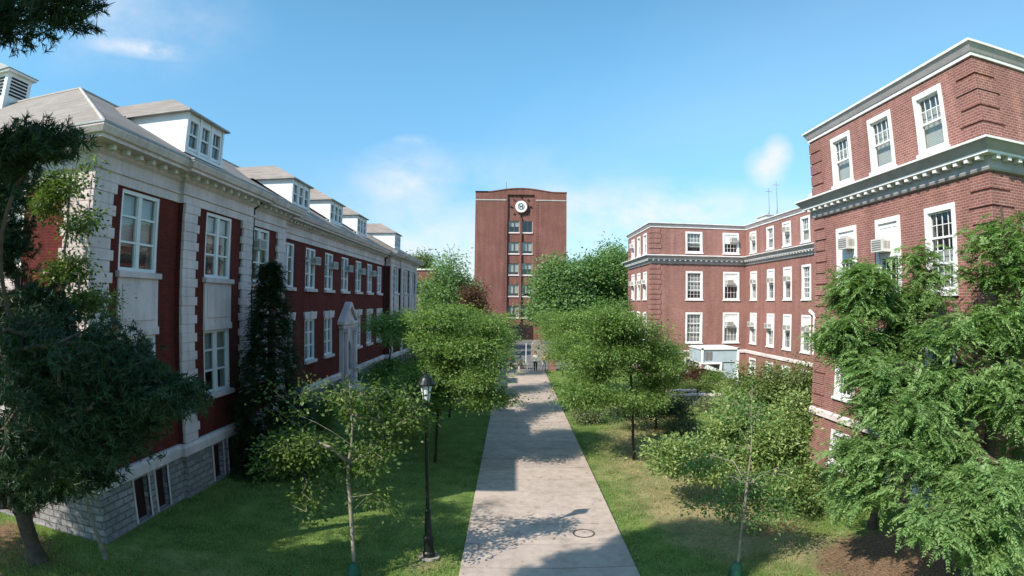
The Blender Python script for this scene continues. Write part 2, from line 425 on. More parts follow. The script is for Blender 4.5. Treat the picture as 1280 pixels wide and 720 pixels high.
w = bpy.data.worlds.new('World'); SC.world = w; w.use_nodes = True; t = w.node_tree
for n in list(t.nodes): t.nodes.remove(n)
out = t.nodes.new('ShaderNodeOutputWorld'); bg = t.nodes.new('ShaderNodeBackground'); t.links.new(bg.outputs[0], out.inputs[0])
sky = t.nodes.new('ShaderNodeTexSky'); sky.sky_type = 'NISHITA'; sky.sun_disc = False
sky.sun_elevation = SUN_EL; sky.sun_rotation = math.atan2(-.776, -.63) % (2*math.pi)
sky.air_density = 1.0; sky.dust_density = .3; sky.ozone_density = 2.2; sky.altitude = 100
tc = t.nodes.new('ShaderNodeTexCoord'); nrm = t.nodes.new('ShaderNodeVectorMath'); nrm.operation = 'NORMALIZE'
t.links.new(tc.outputs['Generated'], nrm.inputs[0])
sp = t.nodes.new('ShaderNodeSeparateXYZ'); t.links.new(nrm.outputs[0], sp.inputs[0])
def M2(op, a, b=None, c=None, clamp=False):
    n = t.nodes.new('ShaderNodeMath'); n.operation = op; n.use_clamp = clamp
    for i, v in enumerate((a, b, c)):
        if v is None: continue
        if isinstance(v, (int, float)): n.inputs[i].default_value = v
        else: t.links.new(v, n.inputs[i])
    return n.outputs[0]
# thin high cloud: a stretched noise on the plane of the cloud layer, thicker low down
zc = M2('MAXIMUM', sp.outputs[2], .04)
cx = M2('DIVIDE', sp.outputs[0], zc); cy = M2('DIVIDE', sp.outputs[1], zc)
cb = t.nodes.new('ShaderNodeCombineXYZ'); t.links.new(cx, cb.inputs[0]); t.links.new(cy, cb.inputs[1])
mp = t.nodes.new('ShaderNodeMapping'); mp.inputs['Scale'].default_value = (.5, .32, 1); mp.inputs['Rotation'].default_value = (0, 0, .5); mp.inputs['Location'].default_value = (3.1, 1.7, 0)
t.links.new(cb.outputs[0], mp.inputs[0])
n1 = t.nodes.new('ShaderNodeTexNoise'); n1.inputs['Scale'].default_value = .55; n1.inputs['Detail'].default_value = 5; n1.inputs['Roughness'].default_value = .5; n1.inputs['Distortion'].default_value = .6
t.links.new(mp.outputs[0], n1.inputs[0])
veil = t.nodes.new('ShaderNodeMapRange'); veil.inputs[1].default_value = .44; veil.inputs[2].default_value = .78; veil.inputs[3].default_value = 0; veil.inputs[4].default_value = .22
t.links.new(n1.outputs[0], veil.inputs[0])
# a few separate wisps, each at its own bearing on the sky
def wisp(d, rx, rz, amp, seed):
    d = np.array(d, float); d /= np.linalg.norm(d)
    h = np.array([d[1], -d[0], 0]); h /= np.linalg.norm(h); v = np.cross(h, d)
    def dot(a):
        n = t.nodes.new('ShaderNodeVectorMath'); n.operation = 'DOT_PRODUCT'; n.inputs[1].default_value = tuple(a); t.links.new(nrm.outputs[0], n.inputs[0]); return n.outputs[1]
    a, b, f = dot(h), dot(v), dot(d)
    ns = t.nodes.new('ShaderNodeTexNoise'); ns.inputs['Scale'].default_value = 9; ns.inputs['Detail'].default_value = 6; ns.inputs['Roughness'].default_value = .6
    mpp = t.nodes.new('ShaderNodeMapping'); mpp.inputs['Location'].default_value = (seed, seed*.7, 0); mpp.inputs['Scale'].default_value = (1, 1, 1.6)
    t.links.new(nrm.outputs[0], mpp.inputs[0]); t.links.new(mpp.outputs[0], ns.inputs[0])
    e = M2('ADD', M2('POWER', M2('DIVIDE', a, rx), 2), M2('POWER', M2('DIVIDE', b, rz), 2))
    m = M2('SUBTRACT', 1, M2('SQRT', e), clamp=True)
    m = M2('MULTIPLY', m, M2('GREATER_THAN', f, 0))
    m = M2('MULTIPLY', m, M2('MULTIPLY_ADD', ns.outputs[0], 3.2, -1.05), clamp=True)
    return M2('MULTIPLY', m, amp)
tot = M2('MULTIPLY', veil.outputs[0], 1.0)
WISPS = [((-.19, 1, .215), .11, .07, .75, 1), ((.475, 1, .255), .045, .04, 1.2, 4), ((.50, 1, .285), .03, .035, 1.0, 5), ((-.80, 1, .53), .11, .018, 1.1, 7), ((-.175, 1, .285), .045, .012, .7, 9), ((.26, 1, .15), .38, .075, 1.0, 12), ((-.16, 1, .09), .35, .09, .7, 15), ((-.95, 1, .66), .30, .13, .35, 19), ((-.05, 1, .18), .4, .1, .4, 23)]
for ws in WISPS: tot = M2('ADD', tot, wisp(*ws))
tot = M2('MINIMUM', tot, .85)
# unseen white cloud added overhead and sunward as neutral fill light
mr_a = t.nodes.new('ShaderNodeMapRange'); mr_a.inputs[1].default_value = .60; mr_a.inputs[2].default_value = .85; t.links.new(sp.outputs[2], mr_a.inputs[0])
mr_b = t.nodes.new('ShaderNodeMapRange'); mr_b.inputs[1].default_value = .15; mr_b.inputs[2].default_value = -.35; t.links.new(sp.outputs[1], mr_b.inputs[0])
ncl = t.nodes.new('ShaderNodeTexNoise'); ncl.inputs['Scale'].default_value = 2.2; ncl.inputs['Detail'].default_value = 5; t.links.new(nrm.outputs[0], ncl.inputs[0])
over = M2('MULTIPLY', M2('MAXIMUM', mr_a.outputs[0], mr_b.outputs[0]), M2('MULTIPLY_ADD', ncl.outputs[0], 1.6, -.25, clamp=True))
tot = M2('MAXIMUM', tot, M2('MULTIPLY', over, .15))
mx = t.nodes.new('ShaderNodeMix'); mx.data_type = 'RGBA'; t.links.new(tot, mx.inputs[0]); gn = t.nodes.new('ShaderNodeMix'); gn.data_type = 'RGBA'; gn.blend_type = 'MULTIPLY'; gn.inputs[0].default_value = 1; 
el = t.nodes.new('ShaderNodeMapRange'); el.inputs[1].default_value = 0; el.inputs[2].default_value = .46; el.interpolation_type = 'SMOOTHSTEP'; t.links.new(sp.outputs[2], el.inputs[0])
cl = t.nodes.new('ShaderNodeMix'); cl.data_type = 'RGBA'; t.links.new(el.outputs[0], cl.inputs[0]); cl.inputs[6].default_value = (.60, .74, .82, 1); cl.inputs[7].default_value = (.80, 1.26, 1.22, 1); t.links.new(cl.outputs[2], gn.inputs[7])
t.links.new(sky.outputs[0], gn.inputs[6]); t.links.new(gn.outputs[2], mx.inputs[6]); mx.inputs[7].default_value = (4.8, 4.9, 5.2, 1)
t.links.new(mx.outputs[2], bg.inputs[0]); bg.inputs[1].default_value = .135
SC.view_settings.view_transform = 'Standard'; SC.view_settings.look = 'None'; SC.view_settings.exposure = 0; SC.view_settings.gamma = 1
SC.view_settings.use_curve_mapping = False
# ------------------------------------------------------------------ sweeps
def sweep(mb, path, prof, side, m=None, closed_prof=True):
    """carry profile (outward, height) along a plan polyline with mitred corners; side=+1 outward is left of travel"""
    P = [np.array(p, float) for p in path]; n = len(P)
    offs = []
    for i in range(n):
        ns = []
        for a, b in ((i-1, i), (i, i+1)):
            if a >= 0 and b < n:
                d = P[b]-P[a]; d /= np.linalg.norm(d); ns.append(np.array([-d[1], d[0]])*side)
        if len(ns) == 2:
            v = ns[0]+ns[1]; v = v/(1+ns[0]@ns[1])
        else: v = ns[0]
        offs.append(v)
    k = len(mb.v); q = len(prof); mm = mb.slot(m) if m else 0
    for p, o in zip(P, offs):
        for d, z in prof: mb.v.append((p[0]+o[0]*d, p[1]+o[1]*d, z))
    for i in range(n-1):
        for j in range(q if closed_prof else q-1):
            j2 = (j+1) % q
            mb.f.append((k+i*q+j, k+i*q+j2, k+(i+1)*q+j2, k+(i+1)*q+j)); mb.m.append(mm)
    if closed_prof:
        mb.f.append(tuple(k+j for j in range(q))); mb.f.append(tuple(k+(n-1)*q+j for j in reversed(range(q)))); mb.m += [mm, mm]

def along(path, side, step, fn, skip=.25):
    """call fn(Frame, u) at even steps along each straight run of a plan polyline"""
    for a, b in zip(path, path[1:]):
        a = np.array(a, float); b = np.array(b, float); L = np.linalg.norm(b-a)
        if L < 1: continue
        d = (b-a)/L; nrm = np.array([-d[1], d[0]])*side
        F = Frame((a[0], a[1], 0), (d[0], d[1], 0), (nrm[0], nrm[1], 0)); c = max(1, int((L-2*skip)/step))
        for i in range(c+1): fn(F, skip+(L-2*skip)*i/c)

def solid_back(mb, pts, z0, z1, m): 
    for a, b in zip(pts, pts[1:]): mb.face([(*a, z0), (*b, z0), (*b, z1), (*a, z1)], m)

# ================================================================== LEFT HALL
rs = random.Random(5)
XL = -10.43; XP = -10.28; XM = -10.95
lh = empty('brick_hall', (XL, 36.9, 0), 'long shaded red brick hall with stone quoins and white dormers left of the path', 'building')
LO = lh
def rel(o):   # keep world coordinates while parented to an empty away from the origin
    o.location = tuple(np.array(o.location)-np.array(o.parent.location)); return o
path_l = [(-30, 11.68), (XL, 11.68), (XL, 15.95), (XP, 15.95), (XP, 21.15), (XL, 21.15), (XL, 25.05), (XM, 25.05), (XM, 48.75),
          (XL, 48.75), (XL, 52.65), (XP, 52.65), (XP, 57.85), (XL, 57.85), (XL, 62.14), (-30, 62.14)]
UP = (7.05, 9.25); LW = (3.10, 5.28)
pav_w = [(XL, 13.9), (XP, 18.5), (XL, 22.4), (XL, 51.4), (XP, 55.3), (XL, 59.9)]
main_w = [26.9, 30.2, 33.5, 36.9, 40.3, 43.6, 46.9]
runs = [(XL, 11.68, 15.95), (XP, 15.95, 21.15), (XL, 21.15, 25.05), (XM, 25.05, 48.75), (XL, 48.75, 52.65), (XP, 52.65, 57.85), (XL, 57.85, 62.14)]
wb = MB(); sb = MB(); wins = []
for X, a, b in runs:
    F = Frame((X, 0, 0), (0, 1, 0), (1, 0, 0)); holes = []; bh = []
    if X == XM:
        for c in main_w:
            holes.append((c-.77, c+.77, 6.95, 9.12)); wins.append((F, c, 6.95, 9.12, 1.54, 'u'))
            if abs(c-36.9) > .1: holes.append((c-.77, c+.77, 3.1, 5.3)); wins.append((F, c, 3.1, 5.3, 1.54, 'l'))
            bh.append((c-.6, c+.6, .45, 1.15))
    else:
        for Xw, c in pav_w:
            if a < c < b:
                holes += [(c-.95, c+.95, *UP), (c-.95, c+.95, *LW)]; wins += [(F, c, *UP, 1.9, 'p'), (F, c, *LW, 1.9, 'q')]
                bh += [(c-.75, c-.02, .04, 1.3), (c+.38, c+1.05, .04, 1.3)]
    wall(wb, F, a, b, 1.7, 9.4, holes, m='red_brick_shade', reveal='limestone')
    wall(sb, F, a-(.1 if a < 12 else 0), b, -.5, 1.40, bh, d=.10, depth=.4, m='rubble_stone')
    for h in bh:
        F.box(sb, h[0], h[1], -.16, -.10, h[2], h[3], 'door_maroon')
        F.box(sb, h[0]-.07, h[0], .06, .125, h[2], h[3]+.07, 'limestone'); F.box(sb, h[1], h[1]+.07, .06, .125, h[2], h[3]+.07, 'limestone')
for a, b in zip(runs, runs[1:]):   # little returns between the runs
    for mb, z0, z1, d, m in ((wb, 1.7, 9.4, 0, 'red_brick_shade'), (sb, -.5, 1.4, .1, 'rubble_stone')):
        mb.face([(a[0]+d, a[2], z0), (b[0]+d, a[2], z0), (b[0]+d, a[2], z1), (a[0]+d, a[2], z1)], m)
FS = Frame((0, 11.68, 0), (1, 0, 0), (0, -1, 0)); sh = []; bh = []
for c in (-14.1, -18.9, -23.7):
    sh += [(c-.95, c+.95, *UP), (c-.95, c+.95, *LW)]; wins += [(FS, c, *UP, 1.9, 'p'), (FS, c, *LW, 1.9, 'q')]; bh += [(c-.8, c-.1, .04, 1.3), (c+.3, c+1., .04, 1.3)]
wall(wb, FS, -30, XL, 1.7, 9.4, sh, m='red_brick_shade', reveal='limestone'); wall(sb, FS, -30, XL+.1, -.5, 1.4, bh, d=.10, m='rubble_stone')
for h in bh: FS.box(sb, h[0], h[1], -.16, -.10, h[2], h[3], 'door_maroon')
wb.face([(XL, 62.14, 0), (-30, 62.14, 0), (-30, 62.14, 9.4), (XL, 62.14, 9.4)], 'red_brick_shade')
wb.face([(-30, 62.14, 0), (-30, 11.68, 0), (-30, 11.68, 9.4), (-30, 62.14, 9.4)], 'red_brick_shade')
for o in (wb.build('wall', None, lh), sb.build('stone_base', None, lh)): rel(o)
# water table
mb = MB(); sweep(mb, path_l, [(-.02, 1.40), (.20, 1.40), (.20, 1.66), (.12, 1.76), (-.02, 1.76)], -1, 'limestone'); rel(mb.build('water_table', None, lh))
# plinth strip at ground
mb = MB(); sweep(mb, path_l, [(.0, -.4), (.14, -.4), (.14, .03), (.0, .03)], -1, 'rubble_stone'); rel(mb.build('plinth', None, lh))
# entablature
mb = MB()
sweep(mb, path_l, [(-.02, 9.30), (.07, 9.30), (.07, 9.55), (.13, 9.57), (.13, 9.63), (.06, 9.65), (.06, 9.93), (.16, 10.0), (.16, 10.17),
                   (.62, 10.17), (.62, 10.25), (.70, 10.28), (.78, 10.42), (.78, 10.47), (-.02, 10.47)], -1, 'limestone')
def modl(F, u): F.box(mb, u-.08, u+.08, .161, .40, 10.05, 10.169, 'trim_white')
along(path_l[:8], -1, .55, modl); along([path_l[7], path_l[8]], -1, .46, modl); along(path_l[9:], -1, .55, modl)
rel(mb.build('cornice', None, lh))
# quoined pilasters
def pilaster(F, u0, u1, tl, tr, wrap=None, z0=1.77, z1=9.29):
    mb = MB(); z = z0; k = 0; n = int((z1-z0)/.285); hh = (z1-z0)/n
    for i in range(n):
        w = .13 if i % 2 else 0.
        e = .012 if i % 2 else 0.
        F.box(mb, u0-w*tl, u1+w*tr, .004, .11+e, z+.008, z+hh-.008)
        z += hh
    F.box(mb, u0+.02, u1-.02, .002, .095, z0, z1)
    return mb
for X, a, b, l, r in ((XL, 11.58, 12.45, 0, 1), (XP, 15.97, 16.8, 0, 1), (XP, 20.32, 21.13, 1, 0), (XL, 24.15, 25.03, 1, 0),
                      (XL, 48.77, 49.65, 0, 1), (XP, 52.67, 53.5, 0, 1), (XP, 57.0, 57.83, 1, 0), (XL, 61.3, 62.14, 1, 0)):
    F = Frame((X, 0, 0), (0, 1, 0), (1, 0, 0)); rel(pilaster(F, a, b, l, r).build('quoin_pilaster', 'limestone', lh, bevel=.012))
for a, b, l, r in ((-11.35, XL, 1, 0), (-16.6, -15.75, 1, 1), (-21.4, -20.55, 1, 1)):
    rel(pilaster(FS, a, b, l, r).build('quoin_pilaster', 'limestone', lh, bevel=.012))
# windows, sills, spandrels, lintels
for i, (F, c, z0, z1, w, k) in enumerate(wins):
    ac = None
    if k == 'u' and c in (30.2, 33.5, 36.9, 40.3, 43.6): ac = (1.25 if c > 33 else 1.3, .38)
    if k == 'p' and F.U[1] and 22 < c < 23: ac = (1.28, -.45)
    bl = [(0, .62), (0, .66), (0, .45), (.0, .36), (0, .7)][rs.randrange(5)]
    rel(window(F, c, z0, z1, w, lh, 'double', bl, ac=ac))
    mb = MB(); F.box(mb, c-w/2-.12, c+w/2+.12, .0, .16, z0-.17, z0-.003); F.box(mb, c-w/2, c+w/2, -.14, -.0, z0-.1, z0-.004)
    if k == 'p':
        F.box(mb, c-w/2-.04, c+w/2+.04, .002, .07, LW[1]+.02, z0-.171)
        F.box(mb, c-w/2+.14, c+w/2-.14, .071, .10, LW[1]+.42, z0-.36); F.box(mb, c-w/2-.06, c+w/2+.06, .003, .11, LW[1], LW[1]+.22)
        rel(mb.build('spandrel_panel', 'limestone', lh, bevel=.01))
    else: rel(mb.build('sill', 'limestone', lh, bevel=.01))
    if k == 'l':
        mb = MB(); F2 = F
        pl = [(c-w/2-.1, z1+.002), (c+w/2+.1, z1+.002), (c+w/2+.24, z1+.40), (c-w/2-.24, z1+.40)]
        mb.prism(pl, XM+.001, XM+.10, 'x'); F.box(mb, c-.14, c+.14, .101, .15, z1+.0, z1+.44)
        rel(mb.build('lintel', 'limestone', lh))
# entrance surround
F = Frame((XM, 0, 0), (0, 1, 0), (1, 0, 0)); c = 37.1
ent = MB()
F.box(ent, c-1.35, c-.75, .0, .28, .9, 4.55); F.box(ent, c+.75, c+1.35, .0, .28, .9, 4.55); F.box(ent, c-.749, c+.749, .0, .24, 3.7, 4.55)
F.box(ent, c-1.5, c+1.5, .0, .34, 4.551, 4.80); F.box(ent, c-1.72, c+1.72, .0, .48, 4.801, 5.0)
ent.prism([(c-1.72, 5.001), (c-1.5, 5.001), (c, 6.0), (c+1.5, 5.001), (c+1.72, 5.001), (c, 6.25)], XM+.001, XM+.48, 'x')
ent.prism([(c-1.4, 5.001), (c+1.4, 5.001), (c, 5.9)], XM+.001, XM+.3, 'x')
for s in (-1, 1):
    ent.tube((XM+.40, c+s*1.05, .9), (XM+.40, c+s*1.05, 4.3), .17, .15, 12); F.box(ent, c+s*1.05-.22, c+s*1.05+.22, .281, .60, 4.3, 4.55)
    F.box(ent, c+s*1.05-.22, c+s*1.05+.22, .281, .60, .7, .9)
for i in range(12):   # arch head
    a0, a1 = math.pi*i/12, math.pi*(i+1)/12
    ent.prism([(c+.75*math.cos(a0)*1.0, 3.0+.69*math.sin(a0)), (c+.75*math.cos(a1), 3.0+.69*math.sin(a1)), (c+.76*math.cos(a1), 3.72), (c+.76*math.cos(a0), 3.72)], XM+.1, XM+.22, 'x')
e = rel(ent.build('door_surround', 'limestone', lh, bevel=.01))
mb = MB(); F.box(mb, c-.7, c+.7, .02, .1, .9, 3.6, 'door_maroon'); F.box(mb, c-.5, c-.06, .101, .12, 1.9, 3.0, 'window_glass'); F.box(mb, c+.06, c+.5, .101, .12, 1.9, 3.0, 'window_glass'); F.box(mb, c-.12, c-.08, .12, .17, 1.7, 2.0, 'metal_grey')
rel(mb.build('door', None, lh))
mb = MB()
for i in range(5): F.box(mb, c-1.5, c+1.5, .13, 1.9-i*.3, i*.17-.02, (i+1)*.17)
rel(mb.build('steps', 'limestone', lh))
# roof
mb = MB(); eS, eN, rS, rN, Xr, Zr, Ze = 10.93, 62.9, 17.3, 56.5, -17.0, 14.4, 10.46
EX = -9.68; EM = -10.2
def zpav(X): return Ze+(EX-X)*(Zr-Ze)/(EX-Xr)
def th(pts): mb.face(pts, 'roof_slate')
ymid0, ymid1 = 25.8, 48.0
th([(EX, eS, Ze), (EX, ymid0, Ze), (Xr, ymid0, Zr), (Xr, rS, Zr)])
th([(EM, ymid0, Ze), (EM, ymid1, Ze), (Xr, ymid1, Zr), (Xr, ymid0, Zr)])
th([(EX, ymid1, Ze), (EX, eN, Ze), (Xr, rN, Zr), (Xr, ymid1, Zr)])
for y in (ymid0, ymid1): th([(EX, y, Ze), (Xr, y, Zr), (EM, y, Ze)])
th([(-30.6, eS, Ze), (EX, eS, Ze), (Xr, rS, Zr), (-30.6, rS, Zr)])
th([(-30.6, rS, Zr), (Xr, rS, Zr), (-24.3, 23.7, Ze), (-30.6, 23.7, Ze)])
th([(Xr, rS, Zr), (Xr, rN, Zr), (-24.3, 50.1, Ze), (-24.3, 23.7, Ze)])
th([(EX, eN, Ze), (-30.6, eN, Ze), (-30.6, rN, Zr), (Xr, rN, Zr)]); th([(Xr, rN, Zr), (-30.6, rN, Zr), (-30.6, 50.1, Ze), (-24.3, 50.1, Ze)])
mb.face([(-30.6, eS, Ze), (-30.6, rS, Zr), (-30.6, 23.7, Ze)], 'red_brick_shade')
rf = rel(mb.build('roof', None, lh))
mb = MB()
for a, b in (((EX, eS, Ze+.02), (Xr, rS, Zr+.02)), ((Xr, rS, Zr+.02), (Xr, rN, Zr+.02)), ((Xr, rS, Zr+.02), (-30.6, rS, Zr+.02)), ((EX, eN, Ze+.02), (Xr, rN, Zr+.02))):
    mb.tube(a, b, .06, .06, 6)
rel(mb.build('ridge_cap', 'coping', lh))
mb = MB(); sweep(mb, path_l, [(.60, 10.471), (.80, 10.471), (.80, 10.53), (.76, 10.53), (.76, 10.49), (.60, 10.49)], -1); rel(mb.build('gutter', 'metal_grey', lh))
# dormers
def dormer(cy, xf, wide=2.8):
    zb = 11.3; zt = 12.72; y0, y1 = cy-wide/2, cy+wide/2
    w = MB(); xb = lambda z: EX-(z-Ze)/((Zr-Ze)/(EX-Xr))
    F = Frame((xf, 0, 0), (0, 1, 0), (1, 0, 0))
    cs = [cy-.87, cy, cy+.87]
    hs = [(q-.37, q+.37, zb+.14, zt-.16) for q in cs]
    wall(w, F, y0, y1, zb-.35, zt, hs, depth=.3, m='white_paint')
    for y in (y0, y1): w.face([(xf, y, zb-.35), (xb(zb-.35)+.0, y, zb-.35), (xb(zt), y, zt), (xf, y, zt)] if xb(zb-.35) < xf else [(xf, y, zpav(xf)-.1), (xb(zt), y, zt), (xf, y, zt)], 'white_paint')
    F.box(w, y0-.02, y1+.02, .002, .08, zb-.02, zb+.07, 'white_paint')
    for q in (y0+.06, y1-.06, cy-.435, cy+.435): F.box(w, q-.055, q+.055, .003, .05, zb+.07, zt, 'white_paint')
    d = rel(w.build('dormer', None, lh))
    for q in cs: 
        o = window(F, q, zb+.14, zt-.16, .74, d, 'dormer', (0, rs.choice((.5, 0.0, .5))) if rs.random() < .8 else None)
        o.location = tuple(np.array(o.location)-np.array(lh.location)-np.array(d.location))
        o.matrix_parent_inverse.identity()
    r = MB(); ov = .2; zr = zt+1.1; xa = xf+ov; ya, yb = y0-ov, y1+ov; xh = xf-1.7; zz = zt+.06
    xbk = xb(zz)-.3; xbr = xb(zr)-.3
    r.face([(xa, ya, zz), (xa, yb, zz), (xh, cy, zr)], 'roof_slate'); r.face([(xa, ya, zz), (xh, cy, zr), (xbr, cy, zr), (xbk, ya, zz)], 'roof_slate'); r.face([(xa, yb, zz), (xbk, yb, zz), (xbr, cy, zr), (xh, cy, zr)], 'roof_slate')
    r.box((xbk+.4, ya, zt+.001), (xa, yb, zz-.002), 'coping')
    o = r.build('dormer_roof', None, d); o.location = tuple(-np.array(lh.location)-np.array(d.location))
    return d
for cy, xf in ((18.5, -11.2), (30.2, -11.7), (36.9, -11.7), (43.6, -11.7), (55.3, -11.2)): dormer(cy, xf)
# louvred cupola
mb = MB(); mb.box((-23.1, 16.8, 13.2), (-21.5, 18.4, 15.75), 'white_paint'); mb.box((-23.28, 16.62, 15.751), (-21.32, 18.58, 15.86), 'white_paint')
mb.prism([(-23.35, 15.861), (-21.25, 15.861), (-22.3, 16.3)], 16.55, 18.65, 'y', 'metal_grey')
for k in range(6):
    z = 14.75+k*.15
    mb.box((-21.499, 17.05, z), (-21.46, 18.15, z+.07), 'dark_room'); mb.box((-22.85, 16.799, z), (-21.75, 16.76, z+.07), 'dark_room')
rel(mb.build('cupola', None, lh))
# downpipes
for x, y in ((XM+.12, 48.5), (XL+.12, 21.42), (XM+.12, 25.35)):
    mb = MB(); mb.tube((x, y, .1), (x, y, 9.9), .055, .055, 8); mb.tube((x, y, 9.9), (x+.45, y, 10.3), .055, .055, 8)
    for z in (2, 4.5, 7): mb.tube((x, y, z), (x, y, z+.06), .075, .075, 8)
    rel(mb.build('downpipe', 'black_iron', lh))

# ================================================================== RIGHT HALL
rh = empty('brick_wing_hall', (12.2, 11.2, 0), 'sunlit red brick hall with flat roof, white cornice and two wings along the right', 'building')
XR = 12.2; XB = 21.0
path_r = [(34, 11.2), (XR, 11.2), (XR, 21.3), (XB, 21.3), (XB, 49.6), (12.0, 49.6), (12.0, 59.7), (34, 59.7)]
TOPF, SEC, FST, BAS = (10.85, 12.72), (6.72, 9.22), (2.92, 5.6), (.3, 1.65)
wb = MB(); rr = random.Random(11)
def rfac(F, u0, u1, cs, w=1.45, plan=None, skip_low=False):
    holes = []
    for c in cs:
        for z in (TOPF, SEC, FST): holes.append((c-w/2, c+w/2, *z))
        holes.append((c-w/2, c+w/2, *BAS))
    wall(wb, F, u0, u1, 0-.3, 13.1, holes, m='pink_brick', reveal='trim_white')
    for i, c in enumerate(cs):
        for j, z in enumerate((TOPF, SEC, FST, BAS)):
            st, ac = 'hung' if j == 0 else 'hung3', None
            code = plan[i][j] if plan else rr.choice('gga')
            if j == 3: st = 'hung'
            elif code == 'a': st = 'acpanel'; ac = ((z[1]-z[0])*.55, rr.choice((-.22, .2)))
            elif code == 'A': st = 'acpanel'; ac = ((z[1]-z[0])*.66, -.28)
            bl = (0, .97) if j == 0 and w == 1.45 else [(0, .5), (0, .95), (.0, .75), (.5, 1), None][rr.randrange(5)]
            rel(window(F, c, z[0], z[1], w, rh, st, bl, ac=ac))
FW = Frame((XR, 0, 0), (0, 1, 0), (-1, 0, 0))
rfac(FW, 11.2, 21.3, [13.46, 16.2, 18.88], plan=['gggg', 'gagg', 'gAgg'])
FB = Frame((XB, 0, 0), (0, 1, 0), (-1, 0, 0)); rfac(FB, 21.3, 49.6, [47.9, 44.3, 41.2, 38.1, 35.0, 31.9, 28.8, 25.7], plan=['aaag', 'gaag', 'aaag', 'ggag']+['gagg']*4)
FF = Frame((0, 49.6, 0), (1, 0, 0), (0, -1, 0)); rfac(FF, 12.0, XB, [15.95, 19.5], 1.6, plan=['gggg', 'aaag'])
FE = Frame((12.0, 0, 0), (0, 1, 0), (-1, 0, 0)); rfac(FE, 49.6, 59.7, [52.0, 54.65, 57.3], plan=['gagg', 'gagg', 'aagg'])
FN = Frame((0, 11.2, 0), (1, 0, 0), (0, -1, 0)); rfac(FN, XR, 34, [16.6, 20.2, 23.8, 27.4], plan=['gggg']*4)
FM = Frame((0, 21.3, 0), (1, 0, 0), (0, 1, 0)); rfac(FM, XR, XB, [15.2, 18.6], plan=['gggg']*2)
for a, b in (((34, 11.2), (34, 59.7)), ((34, 59.7), (12.0, 59.7))): wb.face([(*a, 0), (*b, 0), (*b, 13.1), (*a, 13.1)], 'pink_brick')
rel(wb.build('wall', None, rh))
mb = MB()
roofpoly = [(34, 11.2), (XR, 11.2), (XR, 21.3), (XB, 21.3), (XB, 49.6), (12.0, 49.6), (12.0, 59.7), (34, 59.7)]
mb.face([(x, y, 13.15) for x, y in reversed(roofpoly)]); rel(mb.build('roof', 'metal_grey', rh))
mb = MB(); sweep(mb, path_r, [(-.02, 9.82), (.09, 9.84), (.12, 9.9), (.12, 10.195), (-.02, 10.195)], 1, 'cornice_grey'); sweep(mb, path_r, [(-.02, 10.196), (.12, 10.196), (.38, 10.20), (.38, 10.28), (-.02, 10.28)], 1, 'trim_white')
sweep(mb, path_r, [(-.02, 10.281), (.40, 10.281), (.58, 10.50), (-.02, 10.50)], 1, 'cornice_grey'); sweep(mb, path_r, [(-.02, 10.501), (.63, 10.501), (.63, 10.56), (-.02, 10.64)], 1, 'trim_white')
along(path_r, 1, .47, lambda F, u: F.box(mb, u-.075, u+.075, .121, .35, 10.09, 10.199, 'trim_white'), .1)
rel(mb.build('belt_cornice', None, rh))
mb = MB(); sweep(mb, path_r, [(-.3, 13.02), (.06, 13.02), (.06, 13.13), (-.3, 13.13)], 1, 'trim_white'); sweep(mb, path_r, [(-.3, 13.131), (.09, 13.131), (.20, 13.36), (-.3, 13.36)], 1, 'cornice_grey'); sweep(mb, path_r, [(-.3, 13.361), (.24, 13.361), (.24, 13.43), (-.3, 13.45)], 1, 'trim_white'); rel(mb.build('coping', None, rh))
mb = MB(); sweep(mb, path_r, [(-.02, 2.0), (.10, 2.0), (.10, 2.2), (.05, 2.27), (-.02, 2.27)], 1, 'limestone'); rel(mb.build('stone_band', None, rh))
def bquoin(cx, cy, sx, sy, w=.92):
    """projecting brick quoin blocks wrapping a corner; sx, sy point outwards"""
    for z0, z1 in ((2.35, 9.78), (10.7, 12.95)):
        mb = MB()
        n = int((z1-z0)/.43); h = (z1-z0)/n; e = .045
        for i in range(n):
            a = z0+i*h; ww = w if i % 2 else w-.12
            mb.prism([(cx+sx*e, cy+sy*e), (cx-sx*ww, cy+sy*e), (cx-sx*ww, cy-sy*.01), (cx-sx*.01, cy-sy*.01), (cx-sx*.01, cy-sy*ww), (cx+sx*e, cy-sy*ww)], a+.03, a+h-.03)
        rel(mb.build('quoin', 'pink_brick', rh))
bquoin(XR, 11.2, -1, -1); bquoin(XR, 21.3, -1, 1); bquoin(12.0, 49.6, -1, -1); bquoin(12.0, 59.7, -1, 1)
mb = MB(); mb.tube((XB-.15, 36.6, 2.9), (XB-.15, 36.6, 5.6), .12, .12, 10); mb.tube((XB-.15, 36.6, 5.6), (XB-.15, 37.3, 5.9), .12, .12, 10)
rel(mb.build('downpipe', 'white_paint', rh))
# rooftop pieces
mb = MB(); mb.tube((17.0, 54, 13.15), (17.0, 54, 13.75), .14, .14, 10); mb.tube((17.0, 54, 13.75), (17.0, 54, 13.85), .25, .2, 10); rel(mb.build('roof_vent', 'black_iron', rh))
mb = MB(); mb.box((21.6, 46.2, 13.15), (22.8, 48.2, 13.95)); mb.box((21.5, 46.1, 13.95), (22.9, 48.3, 14.02)); rel(mb.build('roof_hatch', 'ac_case', rh))
for x, y, h in ((21.9, 44.6, 16.6), (21.6, 45.6, 16.2)):
    mb = MB(); mb.tube((x, y, 13.1), (x, y, h), .045, .025, 6); mb.tube((x-.25, y, 13.2), (x, y, 14.4), .02, .02, 5); mb.tube((x-.3, y, h-.3), (x+.3, y, h-.3), .02, .02, 5); rel(mb.build('antenna', 'metal_grey', rh))
mb = MB(); mb.box((21.3, 36.3, 13.1), (22.5, 37.8, 14.0), 'copper_green')
